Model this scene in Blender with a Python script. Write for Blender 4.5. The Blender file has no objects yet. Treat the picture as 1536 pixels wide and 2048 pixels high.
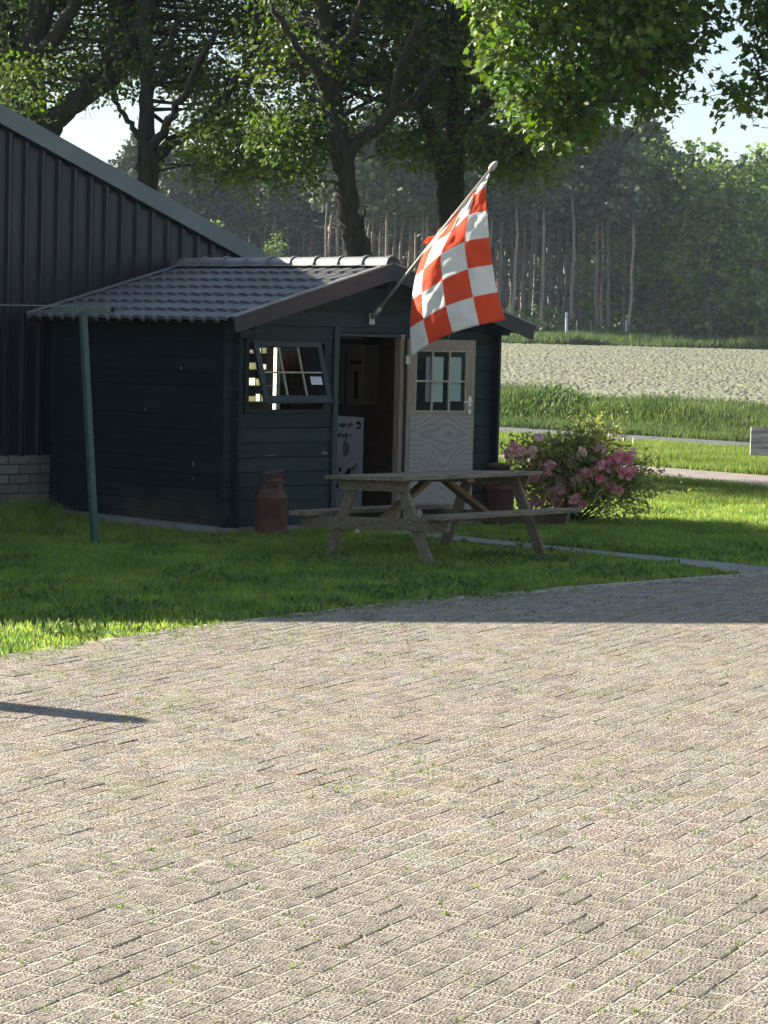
import bpy, math, random
import numpy as np
from mathutils import Matrix, Vector

random.seed(7)
RNG = np.random.default_rng(11)
scene = bpy.context.scene
COL = scene.collection

# ------------------------------------------------------------------ camera
F, ROLL, PITCH, YAW, CAM_H = 5311.26, .024552, .06763, .747222, 2.05      # focal length in pixels of a 1536 x 2048 frame
_cp, _sp = math.cos(PITCH), math.sin(PITCH)
_A = np.array([[1, 0, 0], [0, -_sp, -_cp], [0, _cp, -_sp]])
_B = np.array([[math.cos(ROLL), -math.sin(ROLL), 0], [math.sin(ROLL), math.cos(ROLL), 0], [0, 0, 1]])
RR = _B @ _A
CAM = np.array([0, 0, CAM_H])
cam_data = bpy.data.cameras.new('camera')
cam = bpy.data.objects.new('camera', cam_data)
COL.objects.link(cam)
m = Matrix.Identity(4)
for i in range(3):
    m[i][0], m[i][1], m[i][2], m[i][3] = RR[0][i], -RR[1][i], -RR[2][i], CAM[i]
cam.matrix_world = m
cam_data.sensor_fit = 'VERTICAL'
cam_data.sensor_height = 36
cam_data.lens = F / 2048 * 36
cam_data.clip_start = .1
cam_data.clip_end = 5000
scene.camera = cam

# ------------------------------------------------------------------ light
SUN_EL, SUN_AZ = math.radians(24.7), math.radians(28)      # the sun stands left and beyond; shadows fall right and towards the camera
world = bpy.data.worlds.new('World')
scene.world = world
world.use_nodes = True
wn = world.node_tree.nodes
sky = wn.new('ShaderNodeTexSky')
sky.sky_type = 'NISHITA'
sky.sun_disc = False
sky.sun_elevation = SUN_EL
sky.sun_rotation = math.atan2(-math.cos(SUN_AZ), math.sin(SUN_AZ))
sky.air_density = 1.0
sky.dust_density = .3
sky.ozone_density = 2.5
soft = wn.new('ShaderNodeGamma')                       # an even, slightly milky sky: less contrast between horizon and zenith
soft.inputs[1].default_value = .62
world.node_tree.links.new(sky.outputs[0], soft.inputs[0])
world.node_tree.links.new(soft.outputs[0], wn['Background'].inputs[0])
wn['Background'].inputs[1].default_value = .098
sd = bpy.data.lights.new('sun', 'SUN')
sd.energy = 5.0
sd.angle = math.radians(.5)
sd.color = (1, .92, .79)
sun = bpy.data.objects.new('sun', sd)
COL.objects.link(sun)
SD = Vector((math.cos(SUN_AZ) * math.cos(SUN_EL), -math.sin(SUN_AZ) * math.cos(SUN_EL), -math.sin(SUN_EL)))
sun.rotation_euler = SD.to_track_quat('-Z', 'Y').to_euler()
sun.location = (-20, 10, 20)
scene.view_settings.view_transform = 'Standard'
scene.view_settings.look = 'None'
scene.view_settings.exposure = 1.85
scene.view_settings.gamma = 1
scene.render.engine = 'CYCLES'
scene.cycles.use_denoising = True
scene.cycles.denoising_prefilter = 'NONE'
scene.cycles.max_bounces = 8
scene.cycles.transparent_max_bounces = 8
scene.cycles.volume_bounces = 0
scene.cycles.sample_clamp_indirect = 6


# ------------------------------------------------------------------ measuring helpers
def ray(x, y):
    return RR.T @ np.array([(x - 768) / F, (y - 1024) / F, 1])


def ground(x, y, z=0):
    d = ray(x, y)
    return CAM + d * (z - CAM_H) / d[2]


def dep(x, y, Y):
    d = ray(x, y)
    return CAM + d * Y / d[1]


UX = np.array([math.cos(YAW), math.sin(YAW), 0])
VX = np.array([-math.sin(YAW), math.cos(YAW), 0])
ZX = np.array([0, 0, 1.])
P0 = ground(459, 1066)


def uvw(a, b, c):
    return P0 + UX * a + VX * b + ZX * c


def touv(p):
    d = np.asarray(p) - P0
    return d @ UX, d @ VX


# ------------------------------------------------------------------ noise
class Noise:
    def __init__(self, seed, n=256):
        self.n = n
        self.t = np.random.default_rng(seed).random((n, n))

    def __call__(self, x, y):
        x = np.asarray(x, float); y = np.asarray(y, float)
        xi = np.floor(x).astype(int); yi = np.floor(y).astype(int)
        fx = x - xi; fy = y - yi
        fx = fx * fx * (3 - 2 * fx); fy = fy * fy * (3 - 2 * fy)
        n = self.n
        a = self.t[xi % n, yi % n]; b = self.t[(xi + 1) % n, yi % n]
        c = self.t[xi % n, (yi + 1) % n]; d = self.t[(xi + 1) % n, (yi + 1) % n]
        return (a * (1 - fx) + b * fx) * (1 - fy) + (c * (1 - fx) + d * fx) * fy


N1, N2, N3 = Noise(1), Noise(2), Noise(3)


def smooth(t):
    t = np.clip(t, 0, 1)
    return t * t * (3 - 2 * t)


def terrain(x, y):
    return 1.45 * smooth((np.asarray(y, float) - 62) / 150)


# ------------------------------------------------------------------ mesh helpers
class MB:
    def __init__(s):
        s.v = []; s.f = []

    def add(s, v, f):
        o = len(s.v)
        s.v += [tuple(map(float, p)) for p in v]
        s.f += [tuple(i + o for i in q) for q in f]
        return s

    def box(s, x0, x1, y0, y1, z0, z1, c=0):
        """a box; with c, its edges along the longest side are chamfered"""
        if c <= 0:
            v = [(x, y, z) for x in (x0, x1) for y in (y0, y1) for z in (z0, z1)]
            f = [(0, 1, 3, 2), (4, 6, 7, 5), (0, 4, 5, 1), (2, 3, 7, 6), (0, 2, 6, 4), (1, 5, 7, 3)]
            return s.add(v, f)
        dims = [x1 - x0, y1 - y0, z1 - z0]
        ax = dims.index(max(dims))
        lo = [x0, y0, z0]; hi = [x1, y1, z1]
        p, q = [(1, 2), (2, 0), (0, 1)][ax]
        prof = [(lo[p] + c, lo[q]), (hi[p] - c, lo[q]), (hi[p], lo[q] + c), (hi[p], hi[q] - c), (hi[p] - c, hi[q]), (lo[p] + c, hi[q]), (lo[p], hi[q] - c), (lo[p], lo[q] + c)]
        v = []
        for e in (lo[ax], hi[ax]):
            for a, b in prof:
                w = [0, 0, 0]; w[ax] = e; w[p] = a; w[q] = b
                v.append(w)
        f = [tuple(range(7, -1, -1)), tuple(range(8, 16))] + [(i, (i + 1) % 8, (i + 1) % 8 + 8, i + 8) for i in range(8)]
        return s.add(v, f)

    def beam(s, a, b, w, h, up=(0, 0, 1), c=0):
        """a timber of section w x h from a to b (h along up)"""
        a = Vector(a); b = Vector(b); d = b - a; L = d.length; d.normalize()
        up = Vector(up); side = d.cross(up).normalized(); up = side.cross(d)
        t = MB().box(0, L, -w / 2, w / 2, -h / 2, h / 2, c)
        return s.add([a + d * p[0] + side * p[1] + up * p[2] for p in t.v], t.f)

    def tube(s, pts, rad, n=8, cap=True):
        pts = [Vector(p) for p in pts]
        k = len(pts); o = len(s.v)
        ref = Vector((0, 0, 1))
        d0 = (pts[1] - pts[0]).normalized()
        if abs(d0.z) > .9: ref = Vector((1, 0, 0))
        sd_ = d0.cross(ref).normalized()
        for i in range(k):
            d = (pts[min(i + 1, k - 1)] - pts[max(i - 1, 0)]).normalized()
            sd_ = (sd_ - d * sd_.dot(d)).normalized()
            w = d.cross(sd_)
            r = rad[i] if hasattr(rad, '__len__') else rad
            for j in range(n):
                t = 2 * math.pi * j / n
                s.v.append(tuple(pts[i] + sd_ * math.cos(t) * r + w * math.sin(t) * r))
        for i in range(k - 1):
            for j in range(n):
                s.f.append((o + i * n + j, o + i * n + (j + 1) % n, o + (i + 1) * n + (j + 1) % n, o + (i + 1) * n + j))
        if cap:
            s.f.append(tuple(o + j for j in range(n - 1, -1, -1)))
            s.f.append(tuple(o + (k - 1) * n + j for j in range(n)))
        return s

    def lathe(s, prof, n=24, cx=0, cy=0):
        o = len(s.v); k = len(prof)
        for r, z in prof:
            for j in range(n):
                t = 2 * math.pi * j / n
                s.v.append((cx + r * math.cos(t), cy + r * math.sin(t), z))
        for i in range(k - 1):
            for j in range(n):
                s.f.append((o + i * n + j, o + i * n + (j + 1) % n, o + (i + 1) * n + (j + 1) % n, o + (i + 1) * n + j))
        s.f.append(tuple(o + j for j in range(n - 1, -1, -1)))
        s.f.append(tuple(o + (k - 1) * n + j for j in range(n)))
        return s

    def prism(s, poly, y0, y1):
        """polygon in (x, z) drawn out from y0 to y1"""
        n = len(poly)
        v = [(x, y0, z) for x, z in poly] + [(x, y1, z) for x, z in poly]
        f = [tuple(range(n)), tuple(range(2 * n - 1, n - 1, -1))] + [(i, i + n, (i + 1) % n + n, (i + 1) % n) for i in range(n)]
        return s.add(v, f)

    def mesh(s, name, mat=None, smooth_=False):
        me = bpy.data.meshes.new(name)
        me.from_pydata(s.v, [], s.f)
        if mat: me.materials.append(mat)
        if smooth_: me.polygons.foreach_set('use_smooth', [True] * len(me.polygons))
        me.update()
        return me

    def build(s, name, mat, parent=None, smooth_=False, basis=None):
        return link(name, s.mesh(name, mat, smooth_), parent, basis)


def link(name, data, parent=None, basis=None):
    o = bpy.data.objects.new(name, data)
    COL.objects.link(o)
    if parent: o.parent = parent
    if basis is not None: o.matrix_basis = basis
    return o


def np_mesh(name, V, Fc, mat, smooth_=False, mats=None):
    """V (n,3), Fc (m,k) with a fixed k"""
    V = np.asarray(V, np.float32); Fc = np.asarray(Fc, np.int32)
    me = bpy.data.meshes.new(name)
    m_, k = Fc.shape
    me.vertices.add(len(V)); me.vertices.foreach_set('co', V.ravel())
    me.loops.add(m_ * k); me.loops.foreach_set('vertex_index', Fc.ravel())
    me.polygons.add(m_)
    me.polygons.foreach_set('loop_start', np.arange(m_, dtype=np.int32) * k)
    me.polygons.foreach_set('loop_total', np.full(m_, k, np.int32))
    if smooth_: me.polygons.foreach_set('use_smooth', np.ones(m_, bool))
    me.materials.append(mat)
    me.update(calc_edges=True)
    return me


def tag(o, label=None, cat=None, group=None, kind=None):
    if label: o['label'] = label
    if cat: o['category'] = cat
    if group: o['group'] = group
    if kind: o['kind'] = kind
    return o


def empty(name, loc=(0, 0, 0), rz=0, **k):
    o = bpy.data.objects.new(name, None)
    COL.objects.link(o)
    o.location = tuple(map(float, loc)); o.rotation_euler = (0, 0, rz)
    return tag(o, **k)


def copy_tree(o, parent=None):
    c = o.copy(); COL.objects.link(c); c.parent = parent
    for ch in [x for x in COL.objects if x.parent == o]:
        copy_tree(ch, c)
    return c


# ------------------------------------------------------------------ materials
def mat(name, col, rough=.7, col2=None, scale=8, detail=4, bump=0, bscale=None, spec=.3, stretch=None, thr=(.35, .65), trans=0, tcol=None, tgain=1.0, metal=0, distort=0, extra=None):
    """procedural material: two colours mixed by noise, optional bump, optional leaf-like translucency"""
    M = bpy.data.materials.new(name); M.use_nodes = True
    nt = M.node_tree; N = nt.nodes; L = nt.links
    b = N['Principled BSDF']
    b.inputs['Roughness'].default_value = rough
    b.inputs['Specular IOR Level'].default_value = spec
    b.inputs['Metallic'].default_value = metal
    tc = N.new('ShaderNodeTexCoord'); mp = N.new('ShaderNodeMapping')
    L.new(tc.outputs['Object'], mp.inputs[0])
    if stretch: mp.inputs['Scale'].default_value = stretch
    colour = None
    if col2 is not None:
        n = N.new('ShaderNodeTexNoise'); n.inputs['Scale'].default_value = scale; n.inputs['Detail'].default_value = detail
        n.inputs['Distortion'].default_value = distort
        L.new(mp.outputs[0], n.inputs['Vector'])
        r = N.new('ShaderNodeValToRGB')
        r.color_ramp.elements[0].position = thr[0]; r.color_ramp.elements[1].position = thr[1]
        r.color_ramp.elements[0].color = (*col, 1); r.color_ramp.elements[1].color = (*col2, 1)
        L.new(n.outputs[0], r.inputs[0]); colour = r.outputs[0]
        L.new(colour, b.inputs['Base Color'])
    else:
        b.inputs['Base Color'].default_value = (*col, 1)
    if extra:
        colour = extra(nt, colour, mp) or colour
        if colour: L.new(colour, b.inputs['Base Color'])
    if bump:
        n2 = N.new('ShaderNodeTexNoise'); n2.inputs['Scale'].default_value = bscale or scale * 2; n2.inputs['Detail'].default_value = 5
        L.new(mp.outputs[0], n2.inputs['Vector'])
        bp = N.new('ShaderNodeBump'); bp.inputs['Strength'].default_value = bump; bp.inputs['Distance'].default_value = .02
        L.new(n2.outputs[0], bp.inputs['Height']); L.new(bp.outputs[0], b.inputs['Normal'])
    if trans:
        t = N.new('ShaderNodeBsdfTranslucent')
        if tcol: t.inputs[0].default_value = (*tcol, 1)
        elif colour:
            hs = N.new('ShaderNodeHueSaturation'); hs.inputs['Value'].default_value = tgain; L.new(colour, hs.inputs['Color']); L.new(hs.outputs[0], t.inputs[0])
        mx = N.new('ShaderNodeMixShader'); mx.inputs[0].default_value = trans
        L.new(b.outputs[0], mx.inputs[1]); L.new(t.outputs[0], mx.inputs[2])
        L.new(mx.outputs[0], N['Material Output'].inputs[0])
    return M


def mixer(kind, fac, c2, scale, thr, detail=3, stretch=None, dist=0):
    """an extra colour layer laid over the first by a second noise"""
    def ex(nt, colour, mp):
        N, L = nt.nodes, nt.links
        n = N.new('ShaderNodeTexNoise'); n.inputs['Scale'].default_value = scale; n.inputs['Detail'].default_value = detail
        n.inputs['Distortion'].default_value = dist
        src = mp.outputs[0]
        if stretch:
            m2 = N.new('ShaderNodeMapping'); m2.inputs['Scale'].default_value = stretch
            L.new(src, m2.inputs[0]); src = m2.outputs[0]
        L.new(src, n.inputs['Vector'])
        r = N.new('ShaderNodeMapRange'); r.inputs[1].default_value = thr[0]; r.inputs[2].default_value = thr[1]; r.inputs[4].default_value = fac
        L.new(n.outputs[0], r.inputs[0])
        x = N.new('ShaderNodeMix'); x.data_type = 'RGBA'; x.blend_type = kind
        L.new(r.outputs[0], x.inputs[0]); L.new(colour, x.inputs[6]); x.inputs[7].default_value = (*c2, 1)
        return x.outputs[2]
    return ex


def chain(*fs):
    def ex(nt, colour, mp):
        for f in fs: colour = f(nt, colour, mp)
        return colour
    return ex


def per_object(amount):
    """each object of the material a little lighter or darker"""
    def ex(nt, colour, mp):
        N, L = nt.nodes, nt.links
        oi = N.new('ShaderNodeObjectInfo'); r = N.new('ShaderNodeMapRange')
        r.inputs[3].default_value = 1 - amount; r.inputs[4].default_value = 1 + amount
        L.new(oi.outputs['Random'], r.inputs[0])
        x = N.new('ShaderNodeHueSaturation'); L.new(r.outputs[0], x.inputs['Value']); L.new(colour, x.inputs['Color'])
        return x.outputs[0]
    return ex


def mud_splash(nt, colour, mp):
    """dried mud splashed up on the lowest boards of the side wall"""
    N, L = nt.nodes, nt.links
    tc = N.new('ShaderNodeTexCoord'); sx = N.new('ShaderNodeSeparateXYZ'); L.new(tc.outputs['Object'], sx.inputs[0])
    n = N.new('ShaderNodeTexNoise'); n.inputs['Scale'].default_value = 4; n.inputs['Detail'].default_value = 6; L.new(tc.outputs['Object'], n.inputs['Vector'])

    def rng_(sock, a, b):
        r = N.new('ShaderNodeMapRange'); r.inputs[1].default_value = a; r.inputs[2].default_value = b; L.new(sock, r.inputs[0]); return r.outputs[0]

    def mul(a, b):
        q = N.new('ShaderNodeMath'); q.operation = 'MULTIPLY'; L.new(a, q.inputs[0])
        if isinstance(b, float): q.inputs[1].default_value = b
        else: L.new(b, q.inputs[1])
        return q.outputs[0]
    f = mul(mul(mul(rng_(sx.outputs[2], .42, .14), rng_(sx.outputs[1], .0, .5)), rng_(sx.outputs[1], 2.4, 1.7)), rng_(n.outputs[0], .25, .6))
    x = N.new('ShaderNodeMix'); x.data_type = 'RGBA'; L.new(mul(f, .85), x.inputs[0]); L.new(colour, x.inputs[6]); x.inputs[7].default_value = (.06, .055, .032, 1)
    return x.outputs[2]


def per_piece(amount, hue=.02):
    """each separate piece of a mesh a little lighter, darker, warmer or cooler"""
    def ex(nt, colour, mp):
        N, L = nt.nodes, nt.links
        g = N.new('ShaderNodeNewGeometry')
        x = N.new('ShaderNodeHueSaturation'); L.new(colour, x.inputs['Color'])
        for sock, a, b, k in (('Value', 1 - amount, 1 + amount, 1), ('Hue', .5 - hue, .5 + hue, 7.3), ('Saturation', .75, 1.25, 13.7)):
            m1 = N.new('ShaderNodeMath'); m1.operation = 'MULTIPLY'; m1.inputs[1].default_value = k; L.new(g.outputs['Random Per Island'], m1.inputs[0])
            m2 = N.new('ShaderNodeMath'); m2.operation = 'FRACT'; L.new(m1.outputs[0], m2.inputs[0])
            r = N.new('ShaderNodeMapRange'); r.inputs[3].default_value = a; r.inputs[4].default_value = b; L.new(m2.outputs[0], r.inputs[0]); L.new(r.outputs[0], x.inputs[sock])
        return x.outputs[0]
    return ex


M = {}
M['soil'] = mat('soil', (.055, .085, .022), .95, (.095, .13, .032), 3, bump=.6, bscale=40, extra=mixer('MIX', .8, (.13, .105, .065), 2.3, (.5, .66), 6))
M['grass'] = mat('grass', (.12, .205, .034), .5, (.27, .345, .06), 1.6, 8, spec=.25, thr=(.36, .66), trans=.5, tgain=1.5, extra=chain(per_piece(.38, .028), mixer('MIX', .7, (.36, .36, .08), 14, (.52, .75), 4), mixer('MIX', .6, (.07, .16, .025), 5, (.5, .7), 5)))
M['verge_grass'] = mat('verge_grass', (.085, .15, .022), .6, (.19, .25, .05), .9, 5, spec=.2, trans=.5, tgain=1.35, extra=chain(per_piece(.35, .025), mixer('MIX', .6, (.26, .24, .09), 5, (.55, .8))))
M['tall_grass'] = mat('tall_grass', (.055, .105, .026), .6, (.13, .185, .045), .5, 4, spec=.2, trans=.4, extra=per_piece(.4, .025))
M['weed'] = mat('weed', (.06, .12, .022), .55, (.12, .18, .04), 2, 4, spec=.25, trans=.25, extra=per_piece(.35, .02))
M['sand'] = mat('sand', (.55, .475, .375), .95, (.41, .355, .275), 30, 6, bump=.8, bscale=110, extra=chain(mixer('MIX', .7, (.13, .12, .10), 100, (.53, .65), 2), mixer('MIX', .7, (.17, .165, .065), 2.6, (.5, .7), 5)))
paver_ex = chain(mixer('MIX', .95, (.52, .455, .365), 80, (.52, .60), 2), mixer('MIX', .95, (.055, .05, .046), 96, (.52, .60), 2), mixer('MIX', .42, (.22, .215, .10), 2.1, (.52, .72), 7), mixer('MIX', .5, (.40, .34, .26), 5, (.5, .8), 6), mixer('MIX', .35, (.30, .19, .15), 3.1, (.6, .8), 3))
M['paver'] = mat('paver', (.212, .180, .150), .9, (.288, .246, .203), 6, 4, bump=1.0, bscale=85, spec=.2, extra=chain(paver_ex, per_piece(.14)))
M['paver_near'] = mat('paver_near', (.212, .180, .150), .9, (.288, .246, .203), 6, 4, bump=1.0, bscale=85, spec=.2, extra=chain(paver_ex, per_object(.13)))
M['kerb'] = mat('kerb', (.27, .26, .235), .9, (.36, .34, .30), 14, 5, bump=.5, bscale=120)
M['concrete'] = mat('concrete', (.20, .195, .18), .92, (.29, .275, .25), 7, 6, bump=.6, bscale=90, extra=mixer('MIX', .5, (.10, .105, .05), 1.6, (.5, .7)))
M['asphalt'] = mat('asphalt', (.085, .09, .10), .9, (.12, .12, .125), 6, 5, bump=.4, bscale=70)
M['drive'] = mat('drive', (.20, .18, .16), .95, (.28, .24, .21), 3, 5, bump=.5, bscale=50, extra=mixer('MIX', .5, (.30, .19, .16), 1.2, (.5, .7)))
M['field'] = mat('field', (.185, .178, .12), .95, (.115, .122, .076), 2.6, 6, bump=1.0, bscale=9, extra=mixer('MIX', .5, (.19, .22, .10), .09, (.45, .75), 6))
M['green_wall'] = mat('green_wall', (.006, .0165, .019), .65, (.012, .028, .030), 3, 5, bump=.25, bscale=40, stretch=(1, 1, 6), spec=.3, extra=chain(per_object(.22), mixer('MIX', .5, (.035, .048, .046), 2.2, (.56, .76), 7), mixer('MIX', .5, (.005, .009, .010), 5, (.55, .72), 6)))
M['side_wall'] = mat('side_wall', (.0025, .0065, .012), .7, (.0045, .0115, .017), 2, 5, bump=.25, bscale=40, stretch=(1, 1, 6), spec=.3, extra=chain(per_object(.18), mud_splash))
M['green_trim'] = mat('green_trim', (.011, .022, .025), .5, (.018, .032, .034), 5, 4, spec=.3)
M['chipped'] = mat('chipped', (.20, .20, .18), .9, (.03, .05, .05), 60, 5, thr=(.45, .55))
M['dropping'] = mat('dropping', (.42, .42, .40), .9, (.22, .23, .23), 40)
M['barge'] = mat('barge', (.024, .020, .026), .55, (.034, .029, .034), 4, 5, spec=.35, bump=.1, bscale=60, stretch=(1, 1, 4))
M['tile'] = mat('tile', (.095, .094, .096), .52, (.14, .138, .136), 5, 5, spec=.5, bump=.15, bscale=50, extra=per_object(.12))
M['ridge'] = mat('ridge', (.15, .155, .16), .45, (.22, .22, .215), 6, 6, spec=.5, bump=.15, bscale=60, extra=mixer('MIX', .5, (.20, .18, .13), 12, (.5, .7)))
M['brown_inside'] = mat('brown_inside', (.075, .030, .014), .7, (.11, .046, .02), 4, 4, stretch=(1, 1, 8), bump=.1, bscale=30)
M['floor_inside'] = mat('floor_inside', (.05, .04, .03), .8, (.08, .06, .045), 5)
M['raw_wood'] = mat('raw_wood', (.20, .16, .12), .8, (.28, .23, .18), 7, 6, stretch=(6, 6, .8), bump=.25, bscale=20)
M['muntin'] = mat('muntin', (.26, .25, .19), .7, (.36, .34, .27), 8, 4)
M['grey_timber'] = mat('grey_timber', (.135, .102, .072), .85, (.235, .185, .135), 5, 7, stretch=(1, 9, 9), bump=.45, bscale=14, extra=chain(per_object(.15), mixer('MIX', .6, (.075, .062, .05), 3, (.52, .72), 5)))
M['sunlit_timber'] = mat('sunlit_timber', (.22, .205, .185), .85, (.44, .41, .37), 4, 8, stretch=(1, 9, 9), bump=.6, bscale=14, extra=mixer('MIX', .7, (.12, .11, .10), 6, (.55, .7), 6))  # lighter than the grey timber: sunlight on the board put into the colour
M['brown_timber'] = mat('brown_timber', (.15, .095, .05), .8, (.22, .14, .075), 5, 7, stretch=(1, 9, 9), bump=.35, bscale=14)
M['rust'] = mat('rust', (.062, .028, .019), .75, (.115, .052, .034), 7, 7, bump=.35, bscale=40, spec=.25, extra=mixer('MIX', .7, (.035, .03, .017), 4, (.5, .7), 5))
M['red_can'] = mat('red_can', (.04, .012, .011), .7, (.065, .02, .018), 6, 6, bump=.3, bscale=40, spec=.25)
M['lid'] = mat('lid', (.05, .04, .025), .7, (.09, .075, .045), 9)
M['cladding'] = mat('cladding', (.006, .0075, .013), .42, (.009, .011, .018), 1.5, 5, spec=.45, stretch=(1, 1, .25))
M['verge_metal'] = mat('verge_metal', (.11, .135, .14), .5, (.135, .16, .16), 2, 5, spec=.35)
M['barn_roof'] = mat('barn_roof', (.12, .13, .12), .8, (.17, .17, .15), 2)
M['brick'] = mat('brick', (.16, .145, .13), .9, (.22, .195, .17), 9, 5, bump=.5, bscale=60, extra=per_object(.14))
M['mortar'] = mat('mortar', (.055, .055, .055), .95, (.08, .08, .075), 20, bump=.4, bscale=80)
M['post_green'] = mat('post_green', (.022, .06, .048), .5, (.04, .085, .068), 9, 6, spec=.4, bump=.15, bscale=50, extra=mixer('MIX', .6, (.10, .13, .11), 14, (.58, .72), 5))
M['bar_green'] = mat('bar_green', (.07, .12, .10), .6, (.13, .18, .155), 12, 6, spec=.3, extra=mixer('MIX', .6, (.22, .25, .22), 20, (.56, .7), 5))
M['wire'] = mat('wire', (.16, .22, .20), .5)
M['dark'] = mat('dark', (.004, .004, .004), .9)
M['pole_white'] = mat('pole_white', (.50, .47, .41), .55, (.38, .35, .30), 9, 5)
M['galvanised'] = mat('galvanised', (.42, .42, .40), .5, (.30, .30, .29), 20, metal=.3)
M['flag_white'] = mat('flag_white', (.82, .81, .79), .85, trans=.45, tcol=(.92, .89, .82))
M['flag_red'] = mat('flag_red', (.78, .115, .046), .85, trans=.48, tcol=(.98, .26, .09))
M['paper'] = mat('paper', (.50, .52, .52), .8)
M['ink'] = mat('ink', (.012, .012, .05), .8)
M['faint_ink'] = mat('faint_ink', (.30, .30, .36), .8)
M['board_white'] = mat('board_white', (.82, .81, .88), .7)
M['cabinet'] = mat('cabinet', (.24, .13, .06), .6, (.30, .17, .08), 3)
M['cabinet_pale'] = mat('cabinet_pale', (.20, .155, .115), .6)
M['white_plastic'] = mat('white_plastic', (.66, .64, .55), .4, (.55, .53, .45), 30, spec=.5)
M['guard'] = mat('guard', (.50, .58, .60), .6)
M['bark'] = mat('bark', (.022, .018, .014), .95, (.052, .043, .034), 5, 8, bump=1.0, bscale=9, stretch=(4, 4, .9), extra=mixer('MIX', .45, (.045, .052, .03), 1.4, (.55, .75), 5))
M['twig'] = mat('twig', (.035, .028, .02), .95)
M['pine_bark'] = mat('pine_bark', (.20, .165, .145), .95, (.30, .235, .19), 2, 5, stretch=(4, 4, .7), extra=per_object(.35))
M['pale_bark'] = mat('pale_bark', (.16, .145, .125), .95, (.24, .22, .19), 2, 5, extra=per_object(.3))
M['dead_twig'] = mat('dead_twig', (.11, .095, .085), .95)
M['pine_needle'] = mat('pine_needle', (.062, .085, .045), .7, (.11, .14, .07), .6, 4, trans=.15, extra=per_object(.3))
M['forest_leaf'] = mat('forest_leaf', (.11, .20, .05), .65, (.26, .35, .085), .5, 5, trans=.45, extra=chain(per_object(.3), per_piece(.35, .02)))
M['undergrowth'] = mat('undergrowth', (.055, .10, .034), .7, (.12, .18, .055), .3, 4, trans=.2)
M['oak_leaf'] = mat('oak_leaf', (.062, .125, .018), .5, (.13, .19, .03), .55, 4, spec=.35, trans=.48, extra=per_piece(.35, .025))
M['maple_leaf'] = mat('maple_leaf', (.07, .15, .02), .45, (.145, .22, .033), .8, 4, spec=.4, trans=.5, extra=per_piece(.35, .025))
M['bush_leaf'] = mat('bush_leaf', (.14, .175, .04), .5, (.34, .35, .10), 2.2, 4, spec=.35, trans=.4, extra=chain(per_piece(.3, .02), mixer('MIX', .6, (.22, .11, .07), 6, (.55, .75))))
M['pink'] = mat('pink', (.80, .20, .33), .6, (.88, .50, .55), 8, 3, trans=.35)
M['pale_pink'] = mat('pale_pink', (.80, .45, .44), .6, (.84, .62, .56), 8, 3, trans=.35)
M['dandelion'] = mat('dandelion', (.6, .6, .55), .9, trans=.4)


def plywood():
    """weathered veneer: wide grain lines that bulge round a knot"""
    Mt = mat('plywood', (.29, .285, .275), .8)
    nt = Mt.node_tree; N, L = nt.nodes, nt.links

    def mt(op, a, b=None):
        n = N.new('ShaderNodeMath'); n.operation = op
        for k, w in enumerate((a, b)):
            if w is None: continue
            if isinstance(w, (int, float)): n.inputs[k].default_value = w
            else: L.new(w, n.inputs[k])
        return n.outputs[0]
    tc = N.new('ShaderNodeTexCoord'); sx = N.new('ShaderNodeSeparateXYZ'); L.new(tc.outputs['Object'], sx.inputs[0])
    n = N.new('ShaderNodeTexNoise'); n.inputs['Scale'].default_value = 3.2; n.inputs['Detail'].default_value = 3; L.new(tc.outputs['Object'], n.inputs['Vector'])
    dx = mt('DIVIDE', mt('SUBTRACT', sx.outputs[0], .47), .15)
    e = mt('POWER', 2.718, mt('MULTIPLY', mt('MULTIPLY', dx, dx), -1.0))
    dz = mt('SUBTRACT', sx.outputs[2], .97)
    phi = mt('DIVIDE', dz, mt('ADD', mt('MULTIPLY', e, 1.5), 1.0))
    rad = mt('SQRT', mt('ADD', mt('MULTIPLY', phi, phi), mt('MULTIPLY', mt('MULTIPLY', dx, dx), .0006)))
    arg = mt('ADD', mt('MULTIPLY', rad, 140), mt('MULTIPLY', n.outputs[0], 17))
    w = mt('MULTIPLY', mt('ADD', mt('SINE', arg), 1), .5)
    r = N.new('ShaderNodeValToRGB'); el = r.color_ramp.elements
    el[0].position = 0; el[0].color = (.29, .275, .25, 1); el[1].position = 1; el[1].color = (.155, .145, .135, 1)
    x = el.new(.62); x.color = (.25, .238, .218, 1)
    L.new(w, r.inputs[0])
    f = N.new('ShaderNodeTexNoise'); f.inputs['Scale'].default_value = 14; f.inputs['Detail'].default_value = 6; L.new(tc.outputs['Object'], f.inputs['Vector'])
    mx = N.new('ShaderNodeMix'); mx.data_type = 'RGBA'; mx.blend_type = 'MIX'; mx.inputs[7].default_value = (.235, .225, .205, 1)
    L.new(f.outputs[0], mx.inputs[0]); L.new(r.outputs[0], mx.inputs[6])
    L.new(mx.outputs[2], N['Principled BSDF'].inputs['Base Color'])
    return Mt


M['plywood'] = plywood()


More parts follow.
